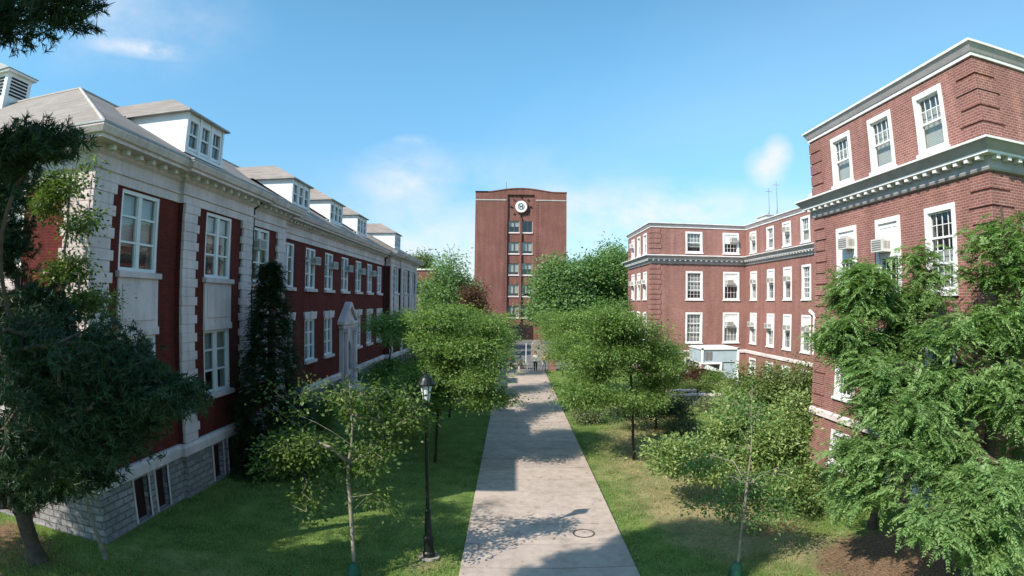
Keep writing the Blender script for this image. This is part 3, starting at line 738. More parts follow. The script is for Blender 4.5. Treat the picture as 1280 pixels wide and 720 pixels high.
mb.prism([(21.2, 14.0)]+[(21.85+.65*math.cos(math.pi-i*math.pi/8), 14.0+.5*math.sin(i*math.pi/8)) for i in range(1, 8)]+[(22.5, 14.0)], 36.2, 37.9, 'y', 'copper_green'); rel(mb.build('copper_vent', None, rh))

# ================================================================== TOWER
tw = empty('tower_block', (1.25, 98, 0), 'tall brick tower with a round white H emblem at the path end', 'building')
FT = Frame((1.25, 98, 0), (1, 0, 0), (0, -1, 0))
TW = 7.75; wcs = (-1.14, 1.10); tops = [20.1-3.6*i for i in range(6)]
mb = MB(); holes = [(c-.88, c+.88, t-1.95, t) for c in wcs for t in tops if t > 3]
FT2 = Frame((1.25, 98.35, 0), (1, 0, 0), (0, -1, 0))
wall(mb, FT, -TW, -2.3, 0, 24.6, [], m='tower_brick'); wall(mb, FT, 2.3, TW, 0, 24.6, [], m='tower_brick')
wall(mb, FT2, -2.3, 2.3, 0, 24.6, holes, m='tower_brick')
for s in (-2.3, 2.3): mb.face([FT.p(s, 0, 0), FT.p(s, -.35, 0), FT.p(s, -.35, 24.6), FT.p(s, 0, 24.6)], 'tower_brick')
FT.box(mb, -.17, .13, -.34, -.02, 3, 20.6, 'tower_brick')
# curved parapet
pts = [(-TW, 24.6), (TW, 24.6), (TW, 25.0), (5.6, 25.0)]+[(x, 25.0+.62*math.cos(x/5.4*math.pi/2)**1.2) for x in np.linspace(5.0, -5.0, 15)]+[(-5.6, 25.0), (-TW, 25.0)]
mb.prism([(1.25+x, z) for x, z in pts], 98.0, 98.5, 'y', 'tower_brick')
for xx in (-TW, TW): mb.face([FT.p(xx, 0, 0), FT.p(xx, -14, 0), FT.p(xx, -14, 25), FT.p(xx, 0, 25)], 'tower_brick')
mb.face([FT.p(-TW, -14, 0), FT.p(TW, -14, 0), FT.p(TW, -14, 25), FT.p(-TW, -14, 25)], 'tower_brick')
mb.face([FT.p(-TW, 0, 24.7), FT.p(TW, 0, 24.7), FT.p(TW, -14, 24.7), FT.p(-TW, -14, 24.7)], 'metal_grey')
for s in (-1, 1):      # toothed brick strips beside the window bay
    for k in range(44):
        z = 2.6+k*.48; a = s*2.75; FT.box(mb, a-.17, a+.17, .002, .06, z, z+.26, 'tower_brick')
o = mb.build('wall', None, tw); rel(o)
mb = MB()
for a, b in zip(pts[3:-1], pts[4:]): mb.prism([(1.25+a[0], a[1]+.002), (1.25+b[0], b[1]+.002), (1.25+b[0], b[1]+.16), (1.25+a[0], a[1]+.16)], 97.9, 98.6, 'y')
for s in (-1, 1): FT.box(mb, s*5.6, s*(TW+.08), -.6, .1, 25.002, 25.16)
rel(mb.build('coping', 'tower_brick', tw))
for s in (-1, 1):
    mb = MB(); FT.box(mb, s*2.5, s*(TW+.05), .002, .08, 23.55, 23.75); rel(mb.build('stone_band', 'coping', tw))
for c in wcs:
    for t in tops:
        if t < 3: continue
        rel(window(FT2, c, t-1.95, t, 1.76, tw, 'dark', rs.choice([(0, .5), (0, .8), None])))
        mb = MB(); FT2.box(mb, c-.95, c+.95, .0, .14, t-2.15, t-1.955); rel(mb.build('sill', 'limestone', tw))
mb = MB(); FT2.box(mb, -2.2, 2.2, -.1, .1, 0, 2.6, 'door_maroon'); FT2.box(mb, -.9, .9, .101, .14, .1, 2.3, 'dark_room'); rel(mb.build('entrance', None, tw))
# emblem: white disc, dark rim, ring and letter
em = MB(); cz = 22.55
def disc(mb, r0, r1, y0, y1, m, n=40):
    for i in range(n):
        a, b = 2*math.pi*i/n, 2*math.pi*(i+1)/n
        mb.prism([(1.25+r0*math.cos(a), cz+r0*math.sin(a)), (1.25+r1*math.cos(a), cz+r1*math.sin(a)), (1.25+r1*math.cos(b), cz+r1*math.sin(b)), (1.25+r0*math.cos(b), cz+r0*math.sin(b))], y0, y1, 'y', m)
disc(em, 0.001, 1.0, 97.95, 98.2, 'white_paint'); disc(em, 1.0, 1.14, 97.93, 98.2, 'tower_brick')
e = rel(em.build('emblem', None, tw))
def emb(nm, m_):
    q = m_.build(nm, None, e); q.location = tuple(-np.array(tw.location)-np.array(e.location))
em = MB(); disc(em, .46, .56, 97.90, 97.945, 'black_iron'); emb('ring', em)
em = MB(); em.prism([(1.25+x, cz+z) for x, z in ((-.27, -.3), (-.13, -.3), (-.13, -.05), (.13, -.05), (.13, -.3), (.27, -.3), (.27, .3), (.13, .3), (.13, .05), (-.13, .05), (-.13, .3), (-.27, .3))], 97.90, 97.945, 'y', 'black_iron'); emb('letter', em)
for a in (0, .25, .5, .75, .125, .375, .625, .875):
    t = 2*math.pi*a; em = MB(); em.tube((1.25+1.5*math.cos(t), 98.2, cz+1.5*math.sin(t)), (1.25+1.85*math.cos(t), 98.2, cz+1.85*math.sin(t)), .09, .09, 5, 'black_iron'); emb('tick_mark', em)
mb = MB(); mb.tube((-1.3, 99, 24.7), (-1.3, 99, 27), .05, .03, 6); rel(mb.build('antenna', 'black_iron', tw))

# low building behind the left hall
lb = empty('low_brick_building', (-20, 80, 0), 'low pale-topped brick building just past the far end of the shaded left hall', 'building')
mb = MB(); Fl = Frame((0, 80, 0), (1, 0, 0), (0, -1, 0)); hs = [(-14.3, -12.8, 6.9, 8.9), (-18.6, -17.1, 6.9, 8.9), (-14.3, -12.8, 2.9, 4.9)]
wall(mb, Fl, -30, -10.8, 0, 10.6, hs, m='tower_brick'); mb.face([(-10.8, 80, 0), (-10.8, 92, 0), (-10.8, 92, 10.6), (-10.8, 80, 10.6)], 'tower_brick')
mb.face([(-30, 80, 10.6), (-10.8, 80, 10.6), (-10.8, 92, 10.6), (-30, 92, 10.6)], 'metal_grey'); mb.face([(-30, 92, 0), (-10.8, 92, 0), (-10.8, 92, 10.6), (-30, 92, 10.6)], 'tower_brick'); mb.face([(-30, 80, 0), (-30, 92, 0), (-30, 92, 10.6), (-30, 80, 10.6)], 'tower_brick')
rel(mb.build('wall', None, lb))
mb = MB(); mb.box((-30.2, 79.85, 10.601), (-10.65, 80.3, 10.8)); rel(mb.build('coping', 'cream_paint', lb))
for h in hs: rel(window(Fl, (h[0]+h[1])/2, h[2], h[3], 1.5, lb, 'dark', None))
# dark reddish brick building glimpsed behind the right-hand trees
rb = empty('far_brick_building', (13, 84, 0), 'dark brick block mostly hidden behind the tall trees right of the tower', 'building')
mb = MB(); Fr = Frame((0, 84, 0), (1, 0, 0), (0, -1, 0)); hs = [(10.6+i*3.2, 12+i*3.2, z, z+1.8) for i in range(3) for z in (2, 5.6)]
wall(mb, Fr, 9.6, 19.6, 0, 9.4, hs, m='tower_brick')
for a, b in (((9.6, 84), (9.6, 94)), ((19.6, 84), (19.6, 94)), ((9.6, 94), (19.6, 94))): mb.face([(*a, 0), (*b, 0), (*b, 9.4), (*a, 9.4)], 'tower_brick')
mb.face([(9.6, 84, 9.4), (19.6, 84, 9.4), (19.6, 94, 9.4), (9.6, 94, 9.4)], 'metal_grey'); rel(mb.build('wall', None, rb))
for h in hs: rel(window(Fr, (h[0]+h[1])/2, h[2], h[3], 1.4, rb, 'dark', None))
# ------------------------------------------------------------------ vegetation
leafmat('leaf_locust', [(.05, .095, .024), (.115, .185, .045), (.21, .28, .085)], .4, .55, 1.4)
leafmat('leaf_magnolia', [(.06, .11, .03), (.14, .205, .06), (.28, .33, .13)], .28, .4)
leafmat('leaf_olive', [(.045, .075, .022), (.09, .125, .038), (.15, .175, .06)], .25)
leafmat('leaf_dark', [(.012, .030, .010), (.026, .056, .018), (.046, .088, .028)], .15)
leafmat('leaf_pear', [(.055, .11, .038), (.11, .19, .065), (.18, .265, .10)], .35)
leafmat('leaf_red', [(.07, .025, .02), (.11, .045, .03), (.13, .08, .035)], .25)
leafmat('leaf_hemlock', [(.055, .095, .030), (.125, .19, .062), (.22, .29, .115)], .3, .5, 1.2)
leafmat('leaf_pine', [(.012, .030, .014), (.022, .050, .021), (.046, .085, .032)], .15, .5)
leafmat('leaf_young', [(.045, .085, .022), (.085, .14, .034), (.19, .245, .075)], .35, .45)
leafmat('leaf_flower', [(.05, .10, .03), (.14, .18, .08), (.32, .34, .22)], .25)
leafmat('leaf_shade', [(.036, .075, .022), (.08, .135, .038), (.13, .195, .06)], .33)
leafmat('grass_blade', [(.11, .18, .045), (.20, .30, .08), (.36, .34, .16)], .3, .6, .35)

def ray(px, py):
    """direction in the place for a point of the 1280x720 photograph"""
    a = np.array([px-640., py-360.])/729.09; th = np.hypot(*a)
    return Mc.T@np.array([a[0]/th*math.sin(th), a[1]/th*math.sin(th), math.cos(th)])
def at(px, py, Y):
    d = ray(px, py); q = d*Y/d[1]; return np.array([q[0], q[1], q[2]+ALL_CAM_Z])

def np_mesh(name, V, nper, Fc, material, parent=None, loc=(0, 0, 0), smooth=False):
    """V (n,3) vertices; Fc (m,nper) indices"""
    me = bpy.data.meshes.new(name); nv, nf = len(V), len(Fc)
    me.vertices.add(nv); me.vertices.foreach_set('co', np.ascontiguousarray(V, np.float32).ravel())
    me.loops.add(nf*nper); me.loops.foreach_set('vertex_index', np.ascontiguousarray(Fc, np.int32).ravel())
    me.polygons.add(nf); me.polygons.foreach_set('loop_start', np.arange(nf, dtype=np.int32)*nper)
    me.polygons.foreach_set('loop_total', np.full(nf, nper, np.int32))
    if smooth: me.polygons.foreach_set('use_smooth', np.ones(nf, bool))
    me.materials.append(MATS[material]); me.update(calc_edges=True); me.validate()
    o = bpy.data.objects.new(name, me); COL.objects.link(o); o.location = loc; o.parent = parent
    return o

def unit(v): return v/np.maximum(np.linalg.norm(v, axis=-1, keepdims=True), 1e-9)

def leaves(rg, P, A, Nn, L, W, jit=.3):
    """diamond leaves: base P, axis A, normal Nn -> verts, faces"""
    n = len(P); A = unit(A); S = unit(np.cross(A, Nn)); N2 = np.cross(S, A)
    l = L*rg.uniform(1-jit, 1+jit, n)[:, None]; w = W*rg.uniform(1-jit, 1+jit, n)[:, None]
    V = np.stack([P, P+A*l*.45+S*w*.5+N2*w*.12, P+A*l-N2*l*.08, P+A*l*.45-S*w*.5+N2*w*.12], 1).reshape(-1, 3)
    return V, np.arange(4*n).reshape(n, 4)

class Skel:
    def __init__(s, rg, trunk, sag=0.):
        s.rg = rg; s.p = [np.array(trunk[0], float)]; s.par = [-1]
        for a, b in zip(trunk, trunk[1:]):
            a, b = np.array(a, float), np.array(b, float); k = max(1, int(np.linalg.norm(b-a)/.35))
            for i in range(1, k+1):
                q = a+(b-a)*i/k+rg.normal(0, .012, 3)*np.array([1, 1, 0]); s.p.append(q); s.par.append(len(s.p)-2)
        s.nt = len(s.p)
    def reach(s, c, up=.5, minz=0., pen=.7, first=None):
        P = np.array(s.p); d = c-P; h = np.hypot(d[:, 0], d[:, 1]); dist = np.linalg.norm(d, axis=1)
        cost = dist+pen*np.maximum(0, P[:, 2]-(c[2]-up*h))*1.2+1e3*(P[:, 2] < minz)
        if first is not None: cost[first:] += 1e3
        i = int(np.argmin(cost)); a = P[i]; L = dist[i]; k = max(1, int(L/.4)); cur = i
        mid = s.rg.normal(0, .06*L, 3)
        for j in range(1, k+1):
            t = j/k; q = a+(c-a)*t+mid*math.sin(math.pi*t); q[2] += .08*L*math.sin(math.pi*t)
            s.p.append(q); s.par.append(cur); cur = len(s.p)-1
        return cur
    def mesh(s, name, r0, mat_, parent, loc, rmin=.006, sides=6, ex=.5, cap=9.):
        P = np.array(s.p); par = np.array(s.par); n = len(P); cnt = np.ones(n)
        for i in range(n-1, 0, -1): cnt[par[i]] += cnt[i]
        r = np.maximum(r0*(cnt/cnt[0])**ex, rmin)
        hgt = np.linspace(1.0, .55, s.nt); r[:s.nt] = np.maximum(r[:s.nt], r0*hgt*np.minimum(1, .25+.75*(cnt[:s.nt]/cnt[0])**.35))
        r[s.nt:] = np.minimum(r[s.nt:], cap); r[0] *= 1.45
        idx = np.arange(1, n); a, b = P[par[idx]], P[idx]; ra, rb = r[par[idx]], r[idx]
        ra = np.where(par[idx] < s.nt, np.where(idx < s.nt, ra, np.minimum(ra, rb*1.3)), ra)
        d = unit(b-a); ref = np.where(np.abs(d[:, :1]) < .8, np.array([[1., 0, 0]]), np.array([[0, 1., 0]]))
        u = unit(np.cross(d, ref)); w = np.cross(d, u); k = sides; T = np.arange(k)*2*math.pi/k
        ring = u[:, None]*np.cos(T)[None, :, None]+w[:, None]*np.sin(T)[None, :, None]
        V = np.concatenate([a[:, None]+ring*ra[:, None, None], (b+d*.01)[:, None]+ring*rb[:, None, None]], 1)
        base = (np.arange(len(idx))*2*k)[:, None]; j = np.arange(k); j2 = (j+1) % k
        Fc = np.stack([base+j, base+j2, base+k+j2, base+k+j], 2).reshape(-1, 4)
        return np_mesh(name, V.reshape(-1, 3), 4, Fc, mat_, parent, loc, True)

def sample_blobs(rg, blobs, n, shell=.35):
    vol = np.array([b[3]*b[4]*b[5]*(b[6] if len(b) > 6 else 1) for b in blobs]); k = rg.choice(len(blobs), n, p=vol/vol.sum())
    B = np.array([b[:6] for b in blobs])[k]; d = unit(rg.normal(size=(n, 3))); rad = rg.uniform(0, 1, n)**shell
    return B[:, :3]+d*rad[:, None]*B[:, 3:6], k

def pxblob(px, py, Y, rpx, rpy, dep, wt=1.):
    c = at(px, py, Y); dist = np.linalg.norm(c-np.array([0, 0, ALL_CAM_Z])); th = math.hypot(px-640, py-360)/729.09
    return (c[0], c[1], c[2], rpx/729*dist*.96, dep, rpy/729*dist*.96, wt)

def tree(name, label, cat, base, blobs, n, per, L, W, mat_, bark='bark', r0=.12, seed=1, style='broad', clump=(.28, .28, .18), rough=0,
         trunk_top=None, group=None, shell=.4, pen=.7, rmin=.006, minz=.6, lean=0, crown='crown', up=.5, cap=9.):
    rg = np.random.default_rng(seed); bx, by = base[:2]; bz = base[2] if len(base) > 2 else 0.
    if rough:    # break every mass into uneven boughs
        r_ = np.random.default_rng(seed+700); nb = []
        for b in blobs:
            for q in range(rough):
                d = unit(r_.normal(size=3))*r_.uniform(.3, 1.05); k_ = r_.uniform(.28, .56)
                nb.append((b[0]+d[0]*b[3], b[1]+d[1]*b[4], b[2]+d[2]*b[5], b[3]*k_*1.2, b[4]*k_*1.2, b[5]*k_*.7, (b[6] if len(b) > 6 else 1)))
        blobs = nb
    root = empty(name, (bx, by, bz), label, cat, group)
    off = np.array([bx, by, bz]); bl = [(b[0]-bx, b[1]-by, b[2]-bz, *b[3:]) for b in blobs]
    C, k = sample_blobs(rg, bl, n, shell); C[:, 2] = np.maximum(C[:, 2], .12)
    top = trunk_top if trunk_top is not None else [(0, 0, 0), (np.mean([b[0] for b in bl])*.35, np.mean([b[1] for b in bl])*.35, max(b[2] for b in bl)*.75)]
    sk = Skel(rg, top)
    order = np.argsort(np.linalg.norm(C-np.array(sk.p)[-1], axis=1)); tips = []
    for i in order: 
        j = sk.reach(C[i], up, minz, pen); tips.append(j)
    P = np.array(sk.p); tipdir = unit(C[order]-P[np.array(sk.par)[np.array(tips)]]); C = C[order]
    sk.mesh('trunk', r0, bark, root, (0, 0, 0), rmin, cap=cap)
    m = len(C); cs = np.array(clump)
    if style in ('broad', 'locust', 'shrub'):
        q = rg.normal(0, 1, (m, per, 3)); sz = rg.uniform(.65, 1.35, (m, 1, 1)); D = q*cs*sz
        A = unit(q*np.array([1, 1, .5])+rg.normal(0, .5, q.shape)+np.array([0, 0, -.25 if style != 'shrub' else .2]))
        Nn = unit(rg.normal(0, .45 if style == 'locust' else .7, q.shape)+np.array([0, 0, 1.]))
        Pp = C[:, None]+D
        V, Fc = leaves(rg, Pp.reshape(-1, 3), A.reshape(-1, 3), Nn.reshape(-1, 3), L, W, .35)
    elif style == 'spray':       # flat drooping fronds of short side twigs
        out = unit(tipdir*np.array([1, 1, .2])+rg.normal(0, .45, (m, 3))); out[:, 2] = rg.uniform(-.15, .25, m); out = unit(out)
        nf = 5; VV = []; 
        for f in range(nf):
            dr = unit(out+rg.normal(0, .5, (m, 3))*np.array([1, 1, .45])); st = C+rg.normal(0, 1, (m, 3))*cs
            S = unit(np.cross(dr, np.array([0, 0, 1.])+rg.normal(0, .22, (m, 3)))); ln = clump[0]*rg.uniform(1.2, 2.4, m)
            t = np.linspace(.06, 1, per)[None, :, None]; droop = np.zeros((m, per, 3)); droop[:, :, 2] = -(t[:, :, 0]**2)*ln[:, None]*.45
            for sg in (-1, 1):
                pos = st[:, None]+dr[:, None]*ln[:, None, None]*t+droop
                Ax = dr[:, None]*.62+sg*S[:, None]*(1.05-.55*t)+np.array([0, 0, -.18])+rg.normal(0, .10, pos.shape)
                Nn = np.cross(dr, S)[:, None]+rg.normal(0, .25, pos.shape)
                Nn = Nn*np.sign(Nn[..., 2:]+1e-6)
                sc = (1.15-.75*t[0, :, 0]); 
                a = unit(Ax); s_ = unit(np.cross(a, Nn)); l = (L*sc)[None, :, None]*rg.uniform(.7, 1.3, (m, per, 1)); w_ = W*rg.uniform(.8, 1.2, (m, per, 1))
                VV.append(np.stack([pos, pos+a*l*.5+s_*w_*.5, pos+a*l+np.array([0, 0, -.12])*l, pos+a*l*.5-s_*w_*.5], 2).reshape(-1, 3))
        V = np.concatenate(VV); Fc = np.arange(len(V)).reshape(-1, 4)
    elif style == 'needle':      # brush-like tufts round each twig tip
        nt_ = 7; VV = []
        for f in range(nt_):
            st = C+rg.normal(0, 1, (m, 3))*cs; dr = unit(tipdir+rg.normal(0, .7, (m, 3))+np.array([0, 0, .15]))
            a = unit(dr[:, None]*rg.uniform(.35, 1.3, (m, per, 1))+unit(rg.normal(0, 1, (m, per, 3)))*.8)
            pos = st[:, None]+dr[:, None]*rg.uniform(-.12, .05, (m, per, 1)); s_ = unit(np.cross(a, rg.normal(0, 1, a.shape)))
            l = L*rg.uniform(.7, 1.25, (m, per, 1))
            VV.append(np.stack([pos-s_*W*.5, pos+a*l*.6-s_*W*.5, pos+a*l, pos+s_*W*.5], 2).reshape(-1, 3))
        V = np.concatenate(VV); Fc = np.arange(len(V)).reshape(-1, 4)
    V[:, 2] = np.maximum(V[:, 2], .03)
    np_mesh(crown, V, 4, Fc, mat_, root)
    return root

AV = 'honey locusts lining the straight path'
def locust(label, base, blobs, n, seed, per=80, mat_='leaf_locust', group=AV, L=.12, W=.055):
    zmin = min(b[2]-b[5] for b in blobs); r_ = np.random.default_rng(seed+500); nb = []
    for b in blobs:
        for q in range(7):
            d = unit(r_.normal(size=3))*r_.uniform(.35, .95); k = r_.uniform(.3, .6)
            if q == 6: d = d*1.25; k = .28
            nb.append((b[0]+d[0]*b[3], b[1]+d[1]*b[4], b[2]+d[2]*b[5], b[3]*k*1.15, b[4]*k*1.15, b[5]*k*.8))
    blobs = nb
    return tree('locust_tree', label, 'tree', base, blobs, int(n*1.35), per, L, W, mat_, 'bark_dark', .055, seed, 'locust', (.34, .34, .09), group=group, shell=.5, pen=.3, minz=max(.9, zmin-.9), up=.35)
# right side of the path
locust('spreading locust tree on a thin dark trunk in dry grass right of the path', (5.02, 22.9),
       [pxblob(770, 425, 23, 62, 36, 2.3), pxblob(745, 465, 22.4, 42, 36, 1.8), pxblob(820, 450, 23.6, 34, 34, 1.7), pxblob(790, 500, 22.8, 50, 24, 1.6), pxblob(790, 400, 23, 34, 18, 1.4, 1.4), pxblob(750, 398, 23, 26, 14, 1.2, 1.3), pxblob(730, 500, 22.6, 30, 22, 1.4)], 390, 21, 85)
locust('light green locust tree second along the right edge of the path', (4.7, 31),
       [pxblob(735, 415, 31, 42, 34, 2.2), pxblob(722, 450, 30.5, 32, 28, 1.8)], 190, 22, 75)
locust('locust tree third along the right edge, nearest the tall dark trees', (4.5, 39.5),
       [pxblob(712, 410, 39.5, 40, 32, 2.4), pxblob(705, 440, 39, 30, 26, 2)], 170, 23, 70)
locust('small far locust tree beside the people at the end of the path', (4.4, 50),
       [pxblob(698, 415, 50, 26, 30, 2.4), pxblob(690, 405, 51, 18, 25, 2)], 130, 24, 60)
locust('low locust tree whose crown touches the brick corner of the far wing', (9.3, 34),
       [pxblob(830, 440, 34, 26, 30, 2), pxblob(815, 470, 33, 30, 22, 1.8)], 150, 25, 70, group=None)
# left side
locust('broad bright-topped locust tree behind the lamp post left of the path', (-3.0, 22.4),
       [pxblob(565, 420, 22.4, 58, 38, 2.2), pxblob(595, 450, 22, 46, 40, 1.9), pxblob(540, 465, 22.4, 40, 40, 1.8), pxblob(600, 490, 21.6, 32, 24, 1.5), pxblob(530, 500, 22, 40, 28, 1.7), pxblob(555, 392, 22.4, 28, 16, 1.3, 1.5), pxblob(605, 405, 22.4, 22, 14, 1.1, 1.3)], 430, 31, 85)
locust('locust tree leaning toward the shaded hall at the left end of the avenue', (-6.0, 26.5),
       [pxblob(510, 420, 26.5, 36, 42, 2), pxblob(500, 475, 26, 34, 40, 1.8), pxblob(515, 510, 26, 32, 24, 1.6)], 250, 32, 75)
locust('locust tree second along the left edge of the path', (-3.4, 31.5),
       [pxblob(590, 410, 31.5, 46, 30, 2.4), pxblob(605, 440, 31, 34, 34, 2)], 210, 33, 70)
locust('locust tree third along the left edge of the path', (-3.2, 40),
       [pxblob(600, 412, 40, 36, 26, 2.6), pxblob(612, 440, 39.5, 24, 26, 2)], 170, 34, 65)
locust('farthest locust tree on the left, below the brick tower', (-2.6, 50),
       [pxblob(618, 420, 50, 22, 24, 2.4)], 110, 35, 60)

def bigtree(name, label, base, blobs, n, seed, mat_, per=70, L=.32, W=.2, group=None, cl=(.7, .7, .5), r0=.25):
    return tree(name, label, 'tree', base, blobs, n, per, L, W, mat_, 'bark', r0, seed, 'broad', cl, group=group, shell=.42, minz=1.5)
bigtree('pear_tree', 'tall pointed green tree between the left hall and the brick tower', (-8.2, 75),
        [pxblob(562, 345, 75, 22, 30, 3), pxblob(545, 372, 75, 26, 28, 3.5), pxblob(578, 372, 75, 22, 28, 3.2), pxblob(560, 395, 74, 36, 22, 3)], 240, 41, 'leaf_pear', 80)
bigtree('plum_tree', 'small reddish purple tree against the left side of the tower', (-5.2, 68),
        [pxblob(590, 375, 68, 15, 20, 2), pxblob(600, 392, 67, 14, 12, 1.6)], 90, 42, 'leaf_red', 70, .2, .13, cl=(.45, .45, .4))
bigtree('maple_tree', 'pale wispy treetop rising over the low brick building', (-13.5, 97),
        [pxblob(528, 330, 97, 16, 14, 2.5), pxblob(542, 338, 97, 10, 10, 2), pxblob(516, 328, 97, 9, 7, 2)], 60, 43, 'leaf_olive', 60)
TALL = 'tall trees massed right of the tower'
bigtree('shade_tree', 'tall shade tree closest to the tower wall', (5.2, 64),
        [pxblob(697, 352, 64, 27, 30, 3.4), pxblob(683, 382, 63, 25, 24, 3), pxblob(712, 385, 63, 30, 26, 3)], 260, 44, 'leaf_pear', 80, group=TALL)
bigtree('shade_tree', 'rounded shade tree in the middle of the tall group', (9.2, 68),
        [pxblob(735, 345, 68, 26, 26, 3.4), pxblob(730, 380, 67, 30, 26, 3)], 230, 45, 'leaf_shade', 80, group=TALL)
bigtree('shade_tree', 'highest shade tree, rising against the sky beside the brick wing', (13.6, 72),
        [pxblob(764, 336, 72, 24, 30, 3.4), pxblob(782, 350, 70, 20, 34, 3), pxblob(765, 375, 70, 26, 28, 3)], 260, 46, 'leaf_pear', 80, group=TALL)
bigtree('shade_tree', 'low shade tree squeezed behind the corner of the far wing', (9.6, 58),
        [pxblob(765, 400, 58, 26, 24, 2.6)], 120, 47, 'leaf_shade', 75, group=TALL, L=.26, W=.16)
rg = np.random.default_rng(77)
for i, (x, y, h, lb_) in enumerate([(-24, 118, 13, 'distant round tree showing left of the low brick building'), (-17, 112, 9, 'distant tree between the low building and the pear tree'), (16, 112, 12, 'distant tree right of and behind the tower'),
                                    (24, 104, 12.5, 'distant tree behind the shade trees'), (-8, 116, 10, 'distant tree hard against the tower left side')]):
    bigtree('distant_tree', lb_, (x, y), [(x, y, h*.62, 5, 4, h*.36), (x+2, y, h*.45, 5, 4, h*.28)], 150, 80+i, 'leaf_pear', 60, .5, .32, 'distant trees beyond the campus', (1, 1, .8))

# dark narrow conifer against the left hall
def conifer(label, base, h, r, n, seed, mat_='leaf_dark', name='conifer', pw=.8):
    rg = np.random.default_rng(seed); bx, by = base
    z = rg.uniform(0, 1, n)**1.25; rr_ = r*(1-z)**pw*rg.uniform(.55, 1, n); a = rg.uniform(0, 2*math.pi, n)
    root = empty(name, (bx, by, 0), label, 'tree'); sk = Skel(rg, [(0, 0, 0), (0, 0, h*.97)]); C = np.stack([rr_*np.cos(a), rr_*np.sin(a), .25+z*(h-.3)], 1)
    tips = [sk.reach(c, .1, .1, .5, first=sk.nt) for c in C]; sk.mesh('trunk', .11, 'bark_dark', root, (0, 0, 0), .006)
    V = []; per = 9
    for f in range(5):
        out = unit(np.stack([np.cos(a), np.sin(a), rg.uniform(-.4, .1, n)], 1)+rg.normal(0, .35, (n, 3))); st = C+rg.normal(0, .09, (n, 3)); S = unit(np.cross(out, np.array([0, 0, 1.]))); ln = rg.uniform(.25, .5, n)
        t_ = np.linspace(0, 1, per)[None, :, None]
        for sg in (-1, 1):
            pos = st[:, None]+out[:, None]*ln[:, None, None]*t_; pos[..., 2] -= (t_[..., 0]**2)*.12
            ax = unit(out[:, None]*.7+sg*S[:, None]*(1-.5*t_)+rg.normal(0, .15, pos.shape)); s_ = unit(np.cross(ax, np.array([0, 0, 1.])+rg.normal(0, .3, ax.shape)))
            l = .11*rg.uniform(.7, 1.3, (n, per, 1)); w_ = .035
            V.append(np.stack([pos, pos+ax*l*.5+s_*w_*.5, pos+ax*l, pos+ax*l*.5-s_*w_*.5], 2).reshape(-1, 3))
    V = np.concatenate(V); V[:, 2] = np.maximum(V[:, 2], .04); np_mesh('crown', V, 4, np.arange(len(V)).reshape(-1, 4), mat_, root)
conifer('dark pointed conifer in shade close to the left hall wall', (-8.75, 19.8), 7.7, 1.6, 1150, 51)

# young trees with green watering bags
def bagtree(label, base, blobs, n, seed, per, mat_, top, bag=True, rough=6, bark='bark_pale', L=.13, W=.075, shell=.5, r0=.05, cl=(.16, .16, .12), rmin=.006):
    o = tree('young_tree', label, 'tree', base, blobs, n, per, L, W, mat_, bark, r0, seed, 'broad', cl, trunk_top=top, shell=shell, pen=.9, minz=.9, rmin=rmin, rough=rough)
    if bag:
        mb = MB(); prof = [(.15, 0), (.165, .06), (.165, .22), (.14, .36), (.09, .44), (.06, .48)]
        mb.lathe(prof, 14, m='green_bag'); b = mb.build('watering_bag', None, None, (base[0], base[1], .004), smooth=True)
        tag(b, label.split(' tree')[0].replace('sparse', '').strip() and ('green watering bag strapped round the thin pale trunk left of the lamp post' if base[0] < 0 else 'green watering bag round the thin trunk in the shaded right lawn'), 'watering bag', 'green tree watering bags')
bagtree('sparse young tree with pale trunk and upright twigs left of the lamp post', (-3.5, 11.88),
        [pxblob(420, 570, 12.4, 78, 50, 1.0), pxblob(400, 612, 12.4, 50, 22, .8, .6), pxblob(375, 560, 12.6, 45, 45, .8), pxblob(485, 545, 12.4, 38, 45, .8), pxblob(440, 505, 12.5, 70, 32, .8, .7), pxblob(350, 500, 12.6, 14, 22, .3, .8), pxblob(505, 500, 12.6, 22, 35, .4, .6), pxblob(385, 650, 12.2, 28, 10, .3, .8), pxblob(470, 620, 12.4, 30, 25, .5, .4)],
        380, 61, 28, 'leaf_young', [(0, 0, 0), (-.05, .3, 1.6), (-.15, .45, 2.3), (.0, .5, 3.6), (-.05, .5, 4.6)], L=.105, W=.06)
bagtree('thin young tree with airy dull leaves standing in the shaded right lawn', (5.2, 11.8),
        [pxblob(930, 520, 12.2, 38, 50, .6), pxblob(925, 590, 12.2, 62, 40, .8), pxblob(895, 640, 12.1, 55, 24, .6), pxblob(965, 650, 12.1, 40, 16, .6), pxblob(965, 610, 12.4, 35, 40, .6)],
        190, 62, 22, 'leaf_shade', [(0, 0, 0), (.02, 0, 1.5), (.05, 0, 3.2), (.0, .05, 4.6)], L=.10, W=.045, r0=.04)
# lit thin tree at the corner of the left hall
bagtree('thin multi-stemmed tree with sunlit leaves at the near corner of the left hall', (-9.72, 10.75),
        [pxblob(60, 235, 10.3, 55, 38, .7), pxblob(100, 275, 10.2, 30, 30, .5, .6), pxblob(105, 392, 10.2, 45, 26, .6), pxblob(75, 330, 10.4, 40, 40, .6), pxblob(95, 595, 10.5, 28, 22, .5, .7), pxblob(112, 205, 10.3, 8, 22, .2)],
        320, 63, 26, 'leaf_young', [(0, 0, 0), (-.25, -.05, 1.2), (-.5, -.1, 2.6), (-.55, -.15, 6), (-.5, -.2, 9.6)], bag=False, L=.11, W=.06, r0=.055)

